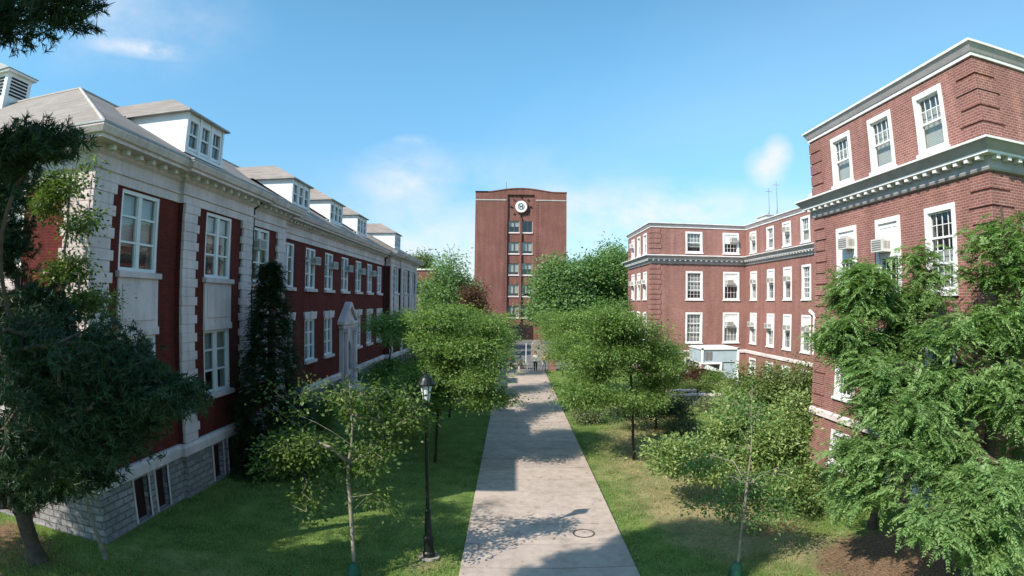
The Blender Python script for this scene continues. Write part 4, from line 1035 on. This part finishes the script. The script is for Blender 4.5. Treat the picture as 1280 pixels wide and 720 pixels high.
# pines at the left
PN = 'dark pines at the left corner'
tree('pine_tree', 'large dark pine overhanging the near corner of the left hall', 'tree', (-11.25, 9.7),
     [pxblob(55, 470, 8.8, 75, 62, 1.2), pxblob(40, 400, 8.8, 60, 42, 1), pxblob(40, 560, 8.8, 65, 42, 1), pxblob(5, 300, 8.5, 30, 50, .8), pxblob(10, 225, 8.5, 26, 40, .8), pxblob(100, 520, 8.6, 50, 50, 1.0), pxblob(30, 600, 8.7, 70, 26, 1.0), pxblob(95, 590, 8.6, 50, 22, .8, .8), (-12.6, 7.6, 5.2, 1.6, 1.2, 1.6, .6), (-11.6, 7.9, 4.2, 1.4, 1.0, 1.2, .6),
      (-13.6, 9.0, 6, 1.6, 1.0, 2, .3)],
     2300, 20, .14, .018, 'leaf_pine', 'bark', .24, 71, 'needle', (.16, .16, .10), trunk_top=[(0, 0, 0), (-.25, -.1, 2), (-.7, -.5, 4.2), (-1.9, -1.2, 9), (-2.3, -1.6, 12.5)], group=PN, shell=.5, pen=.5, minz=1.8, up=.15, cap=.06)
tree('pine_tree', 'low broad pine at the left end of the near lawn', 'tree', (-16.2, 6.2),
     [(-15.2, 6.4, 4.6, 2.4, 1.8, 1.6), (-16, 6.2, 7.4, 2.2, 1.8, 1.8), (-14.2, 7.0, 3.4, 1.6, 1.2, 1.0), (-16.2, 6.2, 9.6, 1.3, 1.3, 1.4)],
     700, 18, .15, .02, 'leaf_pine', 'bark', .2, 74, 'needle', (.2, .2, .13), trunk_top=[(0, 0, 0), (0, 0, 10)], group=PN, shell=.5, pen=.5, minz=1.5, cap=.06)
tree('pine_tree', 'near pine whose boughs reach in from beyond the left edge', 'tree', (-9.0, 2.6),
     [pxblob(150, 498, 6.7, 66, 42, .9, 1.4), pxblob(205, 490, 6.8, 44, 24, .6, 1.6), pxblob(120, 440, 6.6, 66, 34, .8), pxblob(130, 550, 6.6, 66, 32, .8, 1.2), pxblob(60, 500, 6.2, 60, 50, .8, .7), pxblob(170, 455, 6.7, 44, 18, .6), pxblob(228, 500, 6.9, 22, 14, .4, 2.5), pxblob(40, 440, 6.3, 60, 40, .7), pxblob(30, 560, 6.3, 60, 40, .7),
      pxblob(45, 178, 5.6, 62, 22, .6, 2.2), pxblob(0, 200, 5.4, 30, 34, .6), pxblob(5, 25, 5, 50, 34, .6, 1.5), pxblob(75, 12, 5, 44, 24, .5, 2.2),
      (-9, 2.6, 9.6, 2.2, 2.2, 1.3, .5), (-8.9, 2.6, 12.0, 2.3, 2.2, 1.4, .8), (-8.8, 2.7, 14.4, 2.2, 1.9, 1.3, 1.0)],
     4300, 20, .125, .015, 'leaf_pine', 'bark', .24, 72, 'needle', (.13, .13, .09), trunk_top=[(0, 0, 0), (0, 0, 8), (0, 0, 15.4)], group=PN, shell=.5, pen=.5, minz=2.5, up=.15, cap=.035)

# hemlocks at the right
HM = 'feathery hemlocks before the right hall'
tree('hemlock_tree', 'large feathery hemlock filling the right edge before the near wing', 'tree', (10.9, 9.9),
     [pxblob(1232, 318, 10, 34, 58, .9, .8), pxblob(1262, 400, 9.6, 42, 60, 1.2), pxblob(1185, 405, 10.2, 36, 28, .9, .55), pxblob(1150, 520, 10.2, 92, 52, 1.4), pxblob(1240, 500, 9.4, 60, 50, 1.3), pxblob(1215, 615, 8.5, 78, 55, 1.3), pxblob(1120, 565, 10, 56, 40, 1.2),
      pxblob(1082, 600, 10.6, 36, 36, 1.0), pxblob(1250, 670, 8.2, 50, 30, .8), pxblob(1098, 470, 10.8, 38, 42, 1.0), (12.6, 8.6, 5, 2.2, 1.8, 3.2, .3)],
     2700, 11, .135, .036, 'leaf_hemlock', 'bark', .17, 75, 'spray', (.21, .21, .12), trunk_top=[(0, 0, 0), (0, 0, 4), (.15, -.1, 8.6)], group=HM, shell=.42, minz=.6, up=.1, pen=.4, rough=7)
tree('hemlock_tree', 'smaller hemlock against the wall between the near wing windows', 'tree', (10.3, 13.6),
     [pxblob(1078, 360, 13, 26, 42, .9), pxblob(1068, 430, 12.8, 34, 36, 1.0), pxblob(1125, 385, 12.6, 34, 30, .9, .7), pxblob(1150, 335, 12.4, 18, 28, .6, .5), pxblob(1110, 450, 12.4, 46, 40, 1.0)],
     1150, 11, .135, .036, 'leaf_hemlock', 'bark', .12, 76, 'spray', (.21, .21, .12), trunk_top=[(0, 0, 0), (0, 0, 7.0)], group=HM, shell=.42, minz=.6, up=.1, pen=.4, rough=6)

# shrubs
tree('magnolia_shrub', 'broad pale-leaved shrub in the middle of the right lawn', 'shrub', (8.5, 16.8),
     [pxblob(885, 565, 16.8, 58, 42, 1.3), pxblob(950, 560, 16.5, 56, 52, 1.4), pxblob(860, 590, 16.4, 34, 20, .9), pxblob(995, 600, 15.8, 38, 42, 1.2), pxblob(920, 520, 17.3, 40, 24, 1.0), pxblob(985, 530, 16.6, 36, 34, 1.1)],
     700, 44, .13, .065, 'leaf_magnolia', 'bark_pale', .09, 81, 'shrub', (.2, .2, .15), shell=.4, minz=.05, rough=6)
tree('olive_tree', 'dull olive-green bushy tree beyond the pale shrub, before the far wing', 'tree', (13.6, 28.5),
     [pxblob(945, 485, 28.5, 42, 32, 1.9), pxblob(985, 500, 27.5, 38, 38, 1.8), pxblob(1010, 480, 26, 22, 30, 1.4), pxblob(925, 510, 28, 26, 20, 1.3)],
     300, 52, .15, .08, 'leaf_olive', 'bark', .1, 82, 'broad', (.3, .3, .22), shell=.4)
tree('crabapple_tree', 'low dark umbrella-shaped tree on two thin stems right of the path', 'tree', (7.3, 28.4),
     [pxblob(800, 512, 28.2, 34, 15, 1.4), pxblob(838, 508, 28.4, 26, 16, 1.4)], 130, 60, .11, .06, 'leaf_dark', 'bark_dark', .06, 83, 'broad', (.26, .26, .14))
SH = 'garden shrubs before the far wing'
for i, (lb_, px, py, Y, rx, ry, m_) in enumerate([
    ('bright green rounded shrub beneath the pale blue entrance', 892, 483, 40, 17, 17, 'leaf_locust'),
    ('reddish brown shrub left of the pale blue entrance', 866, 470, 42, 13, 14, 'leaf_red'),
    ('dark spreading shrub under the ground floor window of the far wing', 848, 478, 43, 15, 12, 'leaf_dark'),
    ('small grey-green shrub behind the low stone garden wall', 866, 490, 39, 18, 10, 'leaf_olive'),
    ('pale green mound of leaves on the garden wall corner', 910, 498, 37, 16, 12, 'leaf_magnolia')]):
    b = pxblob(px, py, Y, rx, ry, 1.0); b = (b[0], b[1], max(b[2], b[5]*.8), *b[3:])
    tree('garden_shrub', lb_, 'shrub', (b[0], b[1]), [b], 70, 50, .11, .065, m_, 'bark', .04, 90+i, 'shrub', (.18, .18, .14), group=SH, minz=.02)
FL = 'low flowering shrubs round the garden wall'
for i, (lb_, x, y) in enumerate([('whitish flowering shrub in front of the stone garden wall', 9.0, 31.5), ('pale flowering shrub nearest the dry lawn', 8.2, 27.2), ('flowering shrub between the garden wall and olive tree', 11.6, 32.6), ('small flowering shrub right beside the path', 3.9, 30.2)]):
    tree('flower_shrub', lb_, 'shrub', (x, y), [(x, y, .45, .95, .8, .45), (x+.6, y+.2, .4, .6, .6, .35)], 60, 44, .09, .055, 'leaf_flower', 'bark', .03, 100+i, 'shrub', (.15, .15, .12), group=FL, minz=.01)
FD = 'shrubs in the shade along the left hall'
for i, (x, y, r_, h, lb_) in enumerate([(-9.4, 23.2, .9, 1.3, 'rounded shaded shrub next behind the dark conifer'), (-9.5, 27.5, 1.1, 1.5, 'shaded shrub under the first windows of the recessed wall'), (-9.6, 32.2, 1.0, 1.4, 'shaded shrub just before the stone entrance'),
                               (-9.6, 41.5, 1.1, 1.4, 'shaded shrub just past the stone entrance'), (-9.5, 46, 1.2, 1.6, 'shaded shrub by the far pavilion downpipe'), (-7.6, 33.5, 1.2, 1.7, 'loose green shrub out on the shaded lawn')]):
    tree('shade_shrub', lb_, 'shrub', (x, y), [(x, y, h*.5, r_, r_, h*.5)], 80, 44, .1, .06, 'leaf_shade', 'bark', .04, 110+i, 'shrub', (.18, .18, .15), group=FD, minz=.01)

# ------------------------------------------------------------------ ground
def ground_mat():
    m = bpy.data.materials.new('lawn'); t, b, o = nt(m); tc = t.nodes.new('ShaderNodeTexCoord'); v = tc.outputs['Object']
    n1 = noise(t, v, .16, 6, .62); n2 = noise(t, v, 1.3, 5, .65); n3 = noise(t, v, 14, 4, .7); n4 = noise(t, v, 60, 2, .6)
    g = ramp(t, n2, [(.3, (.09, .155, .04)), (.55, (.19, .285, .08)), (.8, (.30, .375, .13))])
    d = ramp(t, n2, [(.3, (.32, .265, .15)), (.7, (.50, .42, .26))])
    sp_ = t.nodes.new('ShaderNodeSeparateXYZ'); t.links.new(v, sp_.inputs[0])
    def M(op, a, b_=None, c=None, clamp=False):
        n = t.nodes.new('ShaderNodeMath'); n.operation = op; n.use_clamp = clamp
        for i, x in enumerate((a, b_, c)):
            if x is None: continue
            if isinstance(x, (int, float)): n.inputs[i].default_value = x
            else: t.links.new(x, n.inputs[i])
        return n.outputs[0]
    def patch(cx, cy, rx, ry, amp):
        e = M('ADD', M('POWER', M('DIVIDE', M('SUBTRACT', sp_.outputs[0], cx), rx), 2), M('POWER', M('DIVIDE', M('SUBTRACT', sp_.outputs[1], cy), ry), 2))
        return M('MULTIPLY', M('SUBTRACT', 1, M('SQRT', e), clamp=True), amp)
    dry = M('ADD', M('ADD', patch(6.6, 22, 4.4, 10, 1.9), patch(6.2, 16.0, 2.6, 5, 1.7)), M('ADD', patch(-7.5, 11.3, 5, 1.6, .7), patch(8, 34, 5, 9, .9)))
    for q in ((-2.0, 13.1, 1.0, .9, .9), (5.0, 22.9, .9, .9, 1.2), (9.2, 11.8, 3.4, 2.6, 1.2)): dry = M('ADD', dry, patch(*q))
    f = M('ADD', dry, M('MULTIPLY_ADD', n1, 1.5, -.98)); f = M('ADD', f, M('MULTIPLY_ADD', n2, 1.0, -.5)); f = M('ADD', f, M('MULTIPLY_ADD', n3, .5, -.25))
    mr = t.nodes.new('ShaderNodeMapRange'); mr.inputs[1].default_value = .05; mr.inputs[2].default_value = .75; t.links.new(f, mr.inputs[0])
    c = mixc(t, mr.outputs[0], g, d)
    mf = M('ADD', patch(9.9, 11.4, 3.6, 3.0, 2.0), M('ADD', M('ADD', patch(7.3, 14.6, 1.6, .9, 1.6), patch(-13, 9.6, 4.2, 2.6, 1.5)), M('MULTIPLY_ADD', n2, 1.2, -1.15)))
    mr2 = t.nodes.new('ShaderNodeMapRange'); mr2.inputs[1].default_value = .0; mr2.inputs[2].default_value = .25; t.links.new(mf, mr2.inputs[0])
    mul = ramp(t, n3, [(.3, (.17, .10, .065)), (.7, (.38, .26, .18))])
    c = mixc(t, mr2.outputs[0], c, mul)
    c = mixc(t, 1.0, c, ramp(t, n3, [(.3, (.62, .64, .62)), (.7, (1.18, 1.16, 1.12))]), 'MULTIPLY'); c = mixc(t, 1.0, c, ramp(t, noise(t, v, .55, 5, .7), [(.34, (.72, .76, .72)), (.62, (1.1, 1.06, 1.0))]), 'MULTIPLY'); c = mixc(t, 1.0, c, ramp(t, n4, [(.3, (.75, .75, .75)), (.7, (1.15, 1.15, 1.15))]), 'MULTIPLY')
    t.links.new(c, b.inputs['Base Color']); b.inputs['Roughness'].default_value = .95; b.inputs['Specular IOR Level'].default_value = .1
    ad = M('ADD', M('MULTIPLY', n3, .8), M('MULTIPLY', n4, .5)); bump(t, b, ad, .8, .06); MATS['lawn'] = m
ground_mat()
mb = MB(); mb.face([(-900, -600, 0), (900, -600, 0), (900, 1500, 0), (-900, 1500, 0)]); tag(mb.build('ground', 'lawn'), kind='structure')
# grass
rg = np.random.default_rng(3); n = 210000
X = rg.uniform(-17, 11.9, n); Y = 8.6+(rg.uniform(0, 1, n)**1.7)*24
ok = ~((X > -1.22) & (X < 3.08)) & ~((X < -10.25) & (Y > 11.5)) & (np.hypot((X-9.9)/3.0, (Y-11.4)/2.4) > 1) & (((np.sin(X*1.1+Y*.7)+np.sin(Y*.9-X*.6)+rg.normal(0, .8, n)) > -1.1))
X, Y = X[ok], Y[ok]; n = len(X); P = np.stack([X, Y, np.zeros(n)], 1); a = rg.uniform(0, 2*math.pi, n); s_ = np.stack([np.cos(a), np.sin(a), 0*a], 1)*.011
tip = P+np.stack([rg.normal(0, .02, n), rg.normal(0, .02, n), rg.uniform(.025, .10, n)], 1)
V = np.stack([P-s_, P+s_, tip], 1).reshape(-1, 3)
tag(np_mesh('grass', V, 3, np.arange(len(V)).reshape(-1, 3), 'grass_blade'), 'short uneven grass of the lawns', 'grass', kind='stuff')
# path of cast slabs
def conc():
    m = bpy.data.materials.new('path_concrete'); t, b, o = nt(m); tc = t.nodes.new('ShaderNodeTexCoord'); v = tc.outputs['Object']
    n1 = noise(t, v, .5, 6, .65); n2 = noise(t, v, 4, 5, .7); n3 = noise(t, v, 90, 2, .6)
    c = ramp(t, n1, [(.3, (.41, .335, .285)), (.7, (.50, .42, .36))])
    vo = t.nodes.new('ShaderNodeTexVoronoi'); vo.feature = 'DISTANCE_TO_EDGE'; vo.inputs['Scale'].default_value = .33
    wv = t.nodes.new('ShaderNodeVectorMath'); wv.operation = 'MULTIPLY_ADD'; t.links.new(noise(t, v, 2.2, 5, .7), wv.inputs[0]); wv.inputs[1].default_value = (.6, .6, 0); t.links.new(v, wv.inputs[2]); t.links.new(wv.outputs[0], vo.inputs['Vector'])
    c = mixc(t, 1., c, ramp(t, vo.outputs['Distance'], [(.0, (.84, .83, .82)), (.004, (1, 1, 1))]), 'MULTIPLY')
    c = mixc(t, 1., c, ramp(t, noise(t, v, 1.1, 6, .75), [(.36, (.80, .78, .76)), (.5, (1, 1, 1))]), 'MULTIPLY')
    g = t.nodes.new('ShaderNodeNewGeometry'); c = mixc(t, 1., c, ramp(t, g.outputs['Random Per Island'], [(0, (.93, .93, .94)), (1, (1.05, 1.04, 1.03))]), 'MULTIPLY')
    c = mixc(t, 1., c, ramp(t, n2, [(.3, (.86, .85, .84)), (.65, (1.05, 1.05, 1.05))]), 'MULTIPLY'); c = mixc(t, 1., c, ramp(t, n3, [(.25, (.72, .72, .72)), (.6, (1.08, 1.08, 1.08))]), 'MULTIPLY')
    t.links.new(c, b.inputs['Base Color']); b.inputs['Roughness'].default_value = .9; bump(t, b, n3, .3, .005); MATS['path_concrete'] = m
conc(); mat('asphalt', (.16, .16, .165), .9, .25, .6, 40); mat('joint', (.06, .05, .045), .95, .3, 5, 40)
mb = MB(); mb.box((-1.16, -12, .004), (3.02, 54.7, .025), 'joint'); mb.build; y = 12.88-1.46*17
while y < 54.5:
    mb.box((-1.165, y+.016, .026), (3.025, min(y+1.444, 54.7), .065), 'path_concrete'); y += 1.46
tag(mb.build('path', None), kind='structure')
mb = MB(); mb.box((-4.5, 54.72, .004), (6.6, 97.5, .03), 'asphalt')
for k in range(9): mb.box((-4.3, 58+k*4, .0305), (6.4, 58.25+k*4, .036), 'joint')
tag(mb.build('plaza_pavement', None), kind='structure')
mb = MB(); mb.box((-9.4, 36.2, .004), (-1.17, 37.9, .05), 'path_concrete'); tag(mb.build('side_path', None), kind='structure')

# fallen leaves scattered over grass and path edges
rg = np.random.default_rng(9); n = 2600
X = rg.uniform(-11, 11.5, n); Y = 9.5+rg.uniform(0, 1, n)**1.3*22
pth = (X > -1.2) & (X < 3.06); keep = (~pth | (rg.uniform(0, 1, n) < .10)) & ~((X < -10.2) & (Y > 11.5)); X, Y, pth = X[keep], Y[keep], pth[keep]; n = len(X)
a = rg.uniform(0, 2*math.pi, n); P = np.stack([X, Y, np.where(pth, .072, .045)], 1)
V, Fc = leaves(rg, P, np.stack([np.cos(a), np.sin(a), rg.uniform(-.0, .25, n)], 1), np.stack([rg.normal(0, .25, n), rg.normal(0, .25, n), np.ones(n)], 1), .085, .05)
leafmat('leaf_fallen', [(.10, .055, .025), (.22, .14, .05), (.34, .26, .08)], .1)
tag(np_mesh('fallen_leaves', V, 4, Fc, 'leaf_fallen'), 'dry brown and yellow leaves fallen on the grass', 'leaves', kind='stuff')
# ------------------------------------------------------------------ street furniture
lp = empty('street_lamp', (-2.0, 13.48, 0), 'black iron lamp post with a lantern head standing on the left lawn edge', 'street lamp')
mat('worn_concrete', (.30, .27, .23), .95, .35, 4, 40)
mb = MB(); mb.lathe([(.27, 0), (.27, .04), (.25, .05)], 24); mb.build('footing', 'worn_concrete', lp)
mb = MB(); mb.lathe([(.155, .06), (.155, .16), (.125, .20), (.118, .50), (.135, .53), (.135, .58), (.095, .62), (.085, .95), (.068, 1.2), (.078, 1.22), (.078, 1.3), (.048, 1.33), (.036, 3.72), (.062, 3.76), (.062, 3.82), (.038, 3.86), (.045, 3.95)], 14)
mb.build('post', 'black_iron', lp, smooth=False)
mb = MB(); mb.lathe([(.045, 3.951), (.08, 4.0), (.088, 4.03)], 14)
for k in range(6):
    a = 2*math.pi*k/6; mb.tube((.082*math.cos(a), .082*math.sin(a), 4.02), (.152*math.cos(a), .152*math.sin(a), 4.42), .010, .010, 5)
mb.lathe([(.16, 4.42), (.215, 4.42), (.215, 4.45), (.15, 4.54), (.12, 4.60), (.09, 4.62), (.05, 4.66), (.022, 4.68), (.028, 4.72), (.01, 4.80)], 18)
mb.build('lantern_frame', 'black_iron', lp)
mat('milk_glass', (.72, .74, .76), .25, .05, 2, 10, bmp=0)
mb = MB(); mb.lathe([(.074, 4.031), (.14, 4.419)], 18); mb.build('lantern_glass', 'milk_glass', lp, smooth=False)
mb = MB()
for i in range(28):
    a, b = 2*math.pi*i/28, 2*math.pi*(i+1)/28
    mb.prism([(.26*math.cos(a), .26*math.sin(a)), (.31*math.cos(a), .31*math.sin(a)), (.31*math.cos(b), .31*math.sin(b)), (.26*math.cos(b), .26*math.sin(b))], .001, .006, 'z', 'joint')
mb.lathe([(.26, .001), (.26, .004)], 28, m='path_concrete'); mh = mb.build('manhole_cover', None, None, (2.02, 15.06, .066)); tag(mh, 'round cover with a dark rim set into the near path slabs', 'manhole cover')

# light blue enclosed entrance before the far wing
en = empty('covered_entrance', (16.4, 45.5, 0), 'pale blue panelled entrance enclosure with a small window before the far wing', 'entrance')
def part(nm, m, fn, p, o=(16.4, 45.5, 0)):
    mb = MB(); fn(mb); q = mb.build(nm, m, p); q.location = tuple(-np.array(o)); return q
part('upper_wall', 'light_blue_panel', lambda b: (b.box((14.95, 44.0, 1.75), (18.0, 47.5, 2.75)),), en)
part('frame', 'white_paint', lambda b: (b.box((14.85, 43.9, 1.65), (14.99, 44.1, 2.9)), b.box((17.9, 43.9, .2), (18.06, 44.1, 2.9)), b.box((14.85, 43.9, 2.751), (18.06, 47.5, 2.88)), b.box((14.99, 43.9, 1.62), (16.6, 47.5, 1.749)), b.box((16.45, 43.9, .2), (16.6, 44.1, 1.62))), en)
part('lower_wall', 'light_blue_panel', lambda b: (b.box((16.6, 44.05, .4), (17.9, 47.5, 1.66)),), en)
part('canopy', 'white_paint', lambda b: b.prism([(15.2, 1.25), (16.6, 1.0), (16.6, 1.08), (15.2, 1.6)], 43.2, 44.4, 'y'), en)
part('window', 'ac_grille', lambda b: [b.box((15.15+k*.33, 43.95, 1.95), (15.4+k*.33, 43.99, 2.6)) for k in range(2)], en)
part('doorway', 'dark_room', lambda b: (b.box((16.9, 44.0, .1), (17.7, 44.04, .39)), b.box((15.1, 44.3, .05), (16.44, 47.4, .9))), en)
part('step', 'limestone', lambda b: (b.box((14.9, 43.6, .0), (18.1, 44.9, .12)),), en)

# low stone garden wall, curved, with a cap; stone bench; planters
gw = empty('garden_wall', (10.5, 35.6, 0), 'low curved stone garden wall with a pale cap among shrubs before the far wing', 'garden wall')
W_ = [(8.8, 34.2), (9.6, 35.2), (10.8, 35.8), (12.2, 35.9), (13.4, 35.4), (14.2, 34.5)]
mb = MB(); sweep(mb, [(x-10.5, y-35.6) for x, y in W_], [(-.2, .0), (.2, .0), (.2, .5), (-.2, .5)], 1, 'garden_stone'); mb.build('wall', None, gw)
mb = MB(); sweep(mb, [(x-10.5, y-35.6) for x, y in W_], [(-.27, .501), (.27, .501), (.27, .6), (-.27, .6)], 1, 'limestone'); mb.build('cap', None, gw)
sbn = empty('stone_bench', (11.4, 38.0, 0), 'pale stone garden bench standing behind the curved garden wall', 'bench')
mb = MB(); mb.box((-1.1, -.25, .44), (1.1, .25, .56)); mb.build('seat', 'limestone', sbn, bevel=.02)
for s in (-1, 1): mb = MB(); mb.box((s*.75-.12, -.2, 0), (s*.75+.12, .2, .439)); mb.build('leg', 'limestone', sbn, bevel=.01)
for i, (x, y) in enumerate(((10.3, 34.7), (11.9, 34.9))):
    tr = bpy.data.meshes.new('hoop'); bm_v = []; fc = []; N1, N2 = 28, 6
    for a in range(N1):
        for b in range(N2):
            A, B = 2*math.pi*a/N1, 2*math.pi*b/N2; r = .42+.035*math.cos(B); bm_v.append((r*math.cos(A), .035*math.sin(B), .46+r*math.sin(A)))
    for a in range(N1):
        for b in range(N2): fc.append((a*N2+b, ((a+1) % N1)*N2+b, ((a+1) % N1)*N2+(b+1) % N2, a*N2+(b+1) % N2))
    tr.from_pydata(bm_v, [], fc); tr.materials.append(MATS['metal_grey']); tr.update()
    o = bpy.data.objects.new('garden_hoop', tr); COL.objects.link(o); o.location = (x, y, 0)
    tag(o, ('left' if i == 0 else 'right')+' one of two dark metal hoops standing against the curved garden wall', 'hoop', 'metal hoops by the garden wall')

# far end of the path: seat wall, post, white sign board, pillar
mb = MB(); mb.box((-1.7, 55.0, 0), (1.5, 55.5, .42)); mb.box((-1.8, 54.93, .421), (1.6, 55.57, .52)); tag(mb.build('seat_wall', 'limestone', bevel=.01), 'low pale seat wall across the far end of the path', 'seat wall')
mb = MB(); mb.lathe([(.12, .03), (.12, .1), (.05, .14), (.04, 2.0), (.06, 2.03), (.03, 2.1)], 10); tag(mb.build('white_post', 'white_paint', None, (1.45, 60, 0)), 'thin white post standing on the plaza beyond the path', 'post')
mb = MB(); mb.prism([(-.9, .03), (.9, .03), (.9, 1.5), (.1, 2.2), (-.5, 2.2), (-.9, 1.7)], -.6, .6, 'y'); o = mb.build('utility_shelter', 'worn_concrete', None, (3.0, 64, 0)); tag(o, 'small pale slanted shelter on the plaza behind the people', 'shelter')
mb = MB(); mb.box((-.35, -.35, 0), (.35, .35, 1.25)); mb.box((-.42, -.42, 1.251), (.42, .42, 1.38)); mb.box((-.3, -.3, 1.381), (.3, .3, 1.46)); tag(mb.build('brick_pillar', 'pink_brick', None, (3.75, 54.2, 0)), 'short brick pillar at the right corner of the path end', 'pillar')

# people
def cloth(name, top, legs, shoes=(.03, .03, .03), skin=(.42, .25, .17), sleeve=.95):
    m = bpy.data.materials.new(name); t, b, o = nt(m); tc = t.nodes.new('ShaderNodeTexCoord'); s = t.nodes.new('ShaderNodeSeparateXYZ'); t.links.new(tc.outputs['Object'], s.inputs[0])
    r = t.nodes.new('ShaderNodeValToRGB'); r.color_ramp.interpolation = 'CONSTANT'; cr = r.color_ramp
    while len(cr.elements) < 4: cr.elements.new(.5)
    for e, (p, c) in zip(cr.elements, [(0, shoes), (.05, legs), (.50, top), (.80, skin)]): e.position = p; e.color = (*c, 1)
    dv = t.nodes.new('ShaderNodeMath'); dv.operation = 'DIVIDE'; dv.inputs[1].default_value = 1.8; t.links.new(s.outputs[2], dv.inputs[0]); t.links.new(dv.outputs[0], r.inputs[0])
    t.links.new(r.outputs[0], b.inputs['Base Color']); b.inputs['Roughness'].default_value = .85; MATS[name] = m
def person(label, loc, rz, mt, sit=False, h=1.0):
    # joints: (position, radius)
    dz = -.42 if sit else 0
    J = [((0, 0, .95+dz), .145), ((0, 0, 1.15+dz), .125), ((0, 0, 1.35+dz), .155), ((0, 0, 1.47+dz), .07), ((0, 0, 1.55+dz), .065), ((0, -.015, 1.63+dz), .10), ((0, -.01, 1.72+dz), .085)]
    E_ = [(0, 1), (1, 2), (2, 3), (3, 4), (4, 5), (5, 6)]
    for s in (-1, 1):
        k = len(J)
        if sit: J += [((s*.1, 0, .90+dz), .105), ((s*.12, -.42, .50), .075), ((s*.13, -.45, .10), .05), ((s*.13, -.58, .04), .04)]
        else: J += [((s*.1, 0, .88), .105), ((s*.11, -.02+.05*s, .48), .075), ((s*.11, .02+.09*s, .09), .05), ((s*.12, -.12+.09*s, .04), .04)]
        E_ += [(0, k), (k, k+1), (k+1, k+2), (k+2, k+3)]
        k = len(J); J += [((s*.19, 0, 1.40+dz), .06), ((s*.25, -.02, 1.12+dz), .045), ((s*.22, -.2 if sit else -.08, .90+dz), .035), ((s*.20, -.28 if sit else -.11, .83+dz), .035)]
        E_ += [(2, k), (k, k+1), (k+1, k+2), (k+2, k+3)]
    me = bpy.data.meshes.new('person'); me.from_pydata([j[0] for j in J], E_, []); me.materials.append(MATS[mt])
    o = bpy.data.objects.new('person', me); COL.objects.link(o)
    sm = o.modifiers.new('skin', 'SKIN'); ss = o.modifiers.new('sub', 'SUBSURF'); ss.levels = ss.render_levels = 2
    for v, j in zip(me.skin_vertices[0].data, J): v.radius = (j[1], j[1])
    me.skin_vertices[0].data[0].use_root = True
    hb = MB(); hb.lathe([(.03, 1.55+dz), (.10, 1.60+dz), (.115, 1.68+dz), (.10, 1.77+dz), (.04, 1.82+dz)], 12); hr = hb.build('hair', 'hair_dark', o, (0, .03, 0), smooth=True)
    o.location = loc; o.rotation_euler = (0, 0, rz); o.scale = (h, h, h); tag(o, label, 'person', 'people at the far end of the path')
cloth('wear_a', (.62, .62, .62), (.015, .015, .02)); cloth('wear_b', (.02, .02, .025), (.03, .03, .04)); cloth('wear_c', (.16, .04, .04), (.03, .035, .06)); cloth('wear_d', (.35, .25, .18), (.5, .48, .45)); cloth('wear_e', (.05, .06, .10), (.12, .1, .09))
person('person in a white top and black trousers walking at the path end', (2.15, 53.2, .066), .2, 'wear_a')
person('person in tan top and pale trousers standing next to the brick pillar', (3.0, 54.0, .066), -.4, 'wear_d', h=.95)
person('person dressed all in black sitting on the seat wall, left end', (-.9, 54.85, .0), 0, 'wear_b', True)
person('person in dark red sitting mid seat wall', (-.1, 54.85, .0), .15, 'wear_c', True)
person('person in navy sitting at the right end of the seat wall', (.75, 54.85, .0), -.2, 'wear_e', True)

# ------------------------------------------------------------------ render settings
cy = SC.cycles
cy.max_bounces = 5; cy.diffuse_bounces = 2; cy.glossy_bounces = 2; cy.transmission_bounces = 3; cy.transparent_max_bounces = 6; cy.volume_bounces = 0
cy.use_adaptive_sampling = True; cy.adaptive_threshold = .02; cy.use_denoising = True
cy.sample_clamp_indirect = 6; cy.caustics_reflective = False; cy.caustics_refractive = False
SC.render.use_persistent_data = False
SC.view_settings.exposure = .57
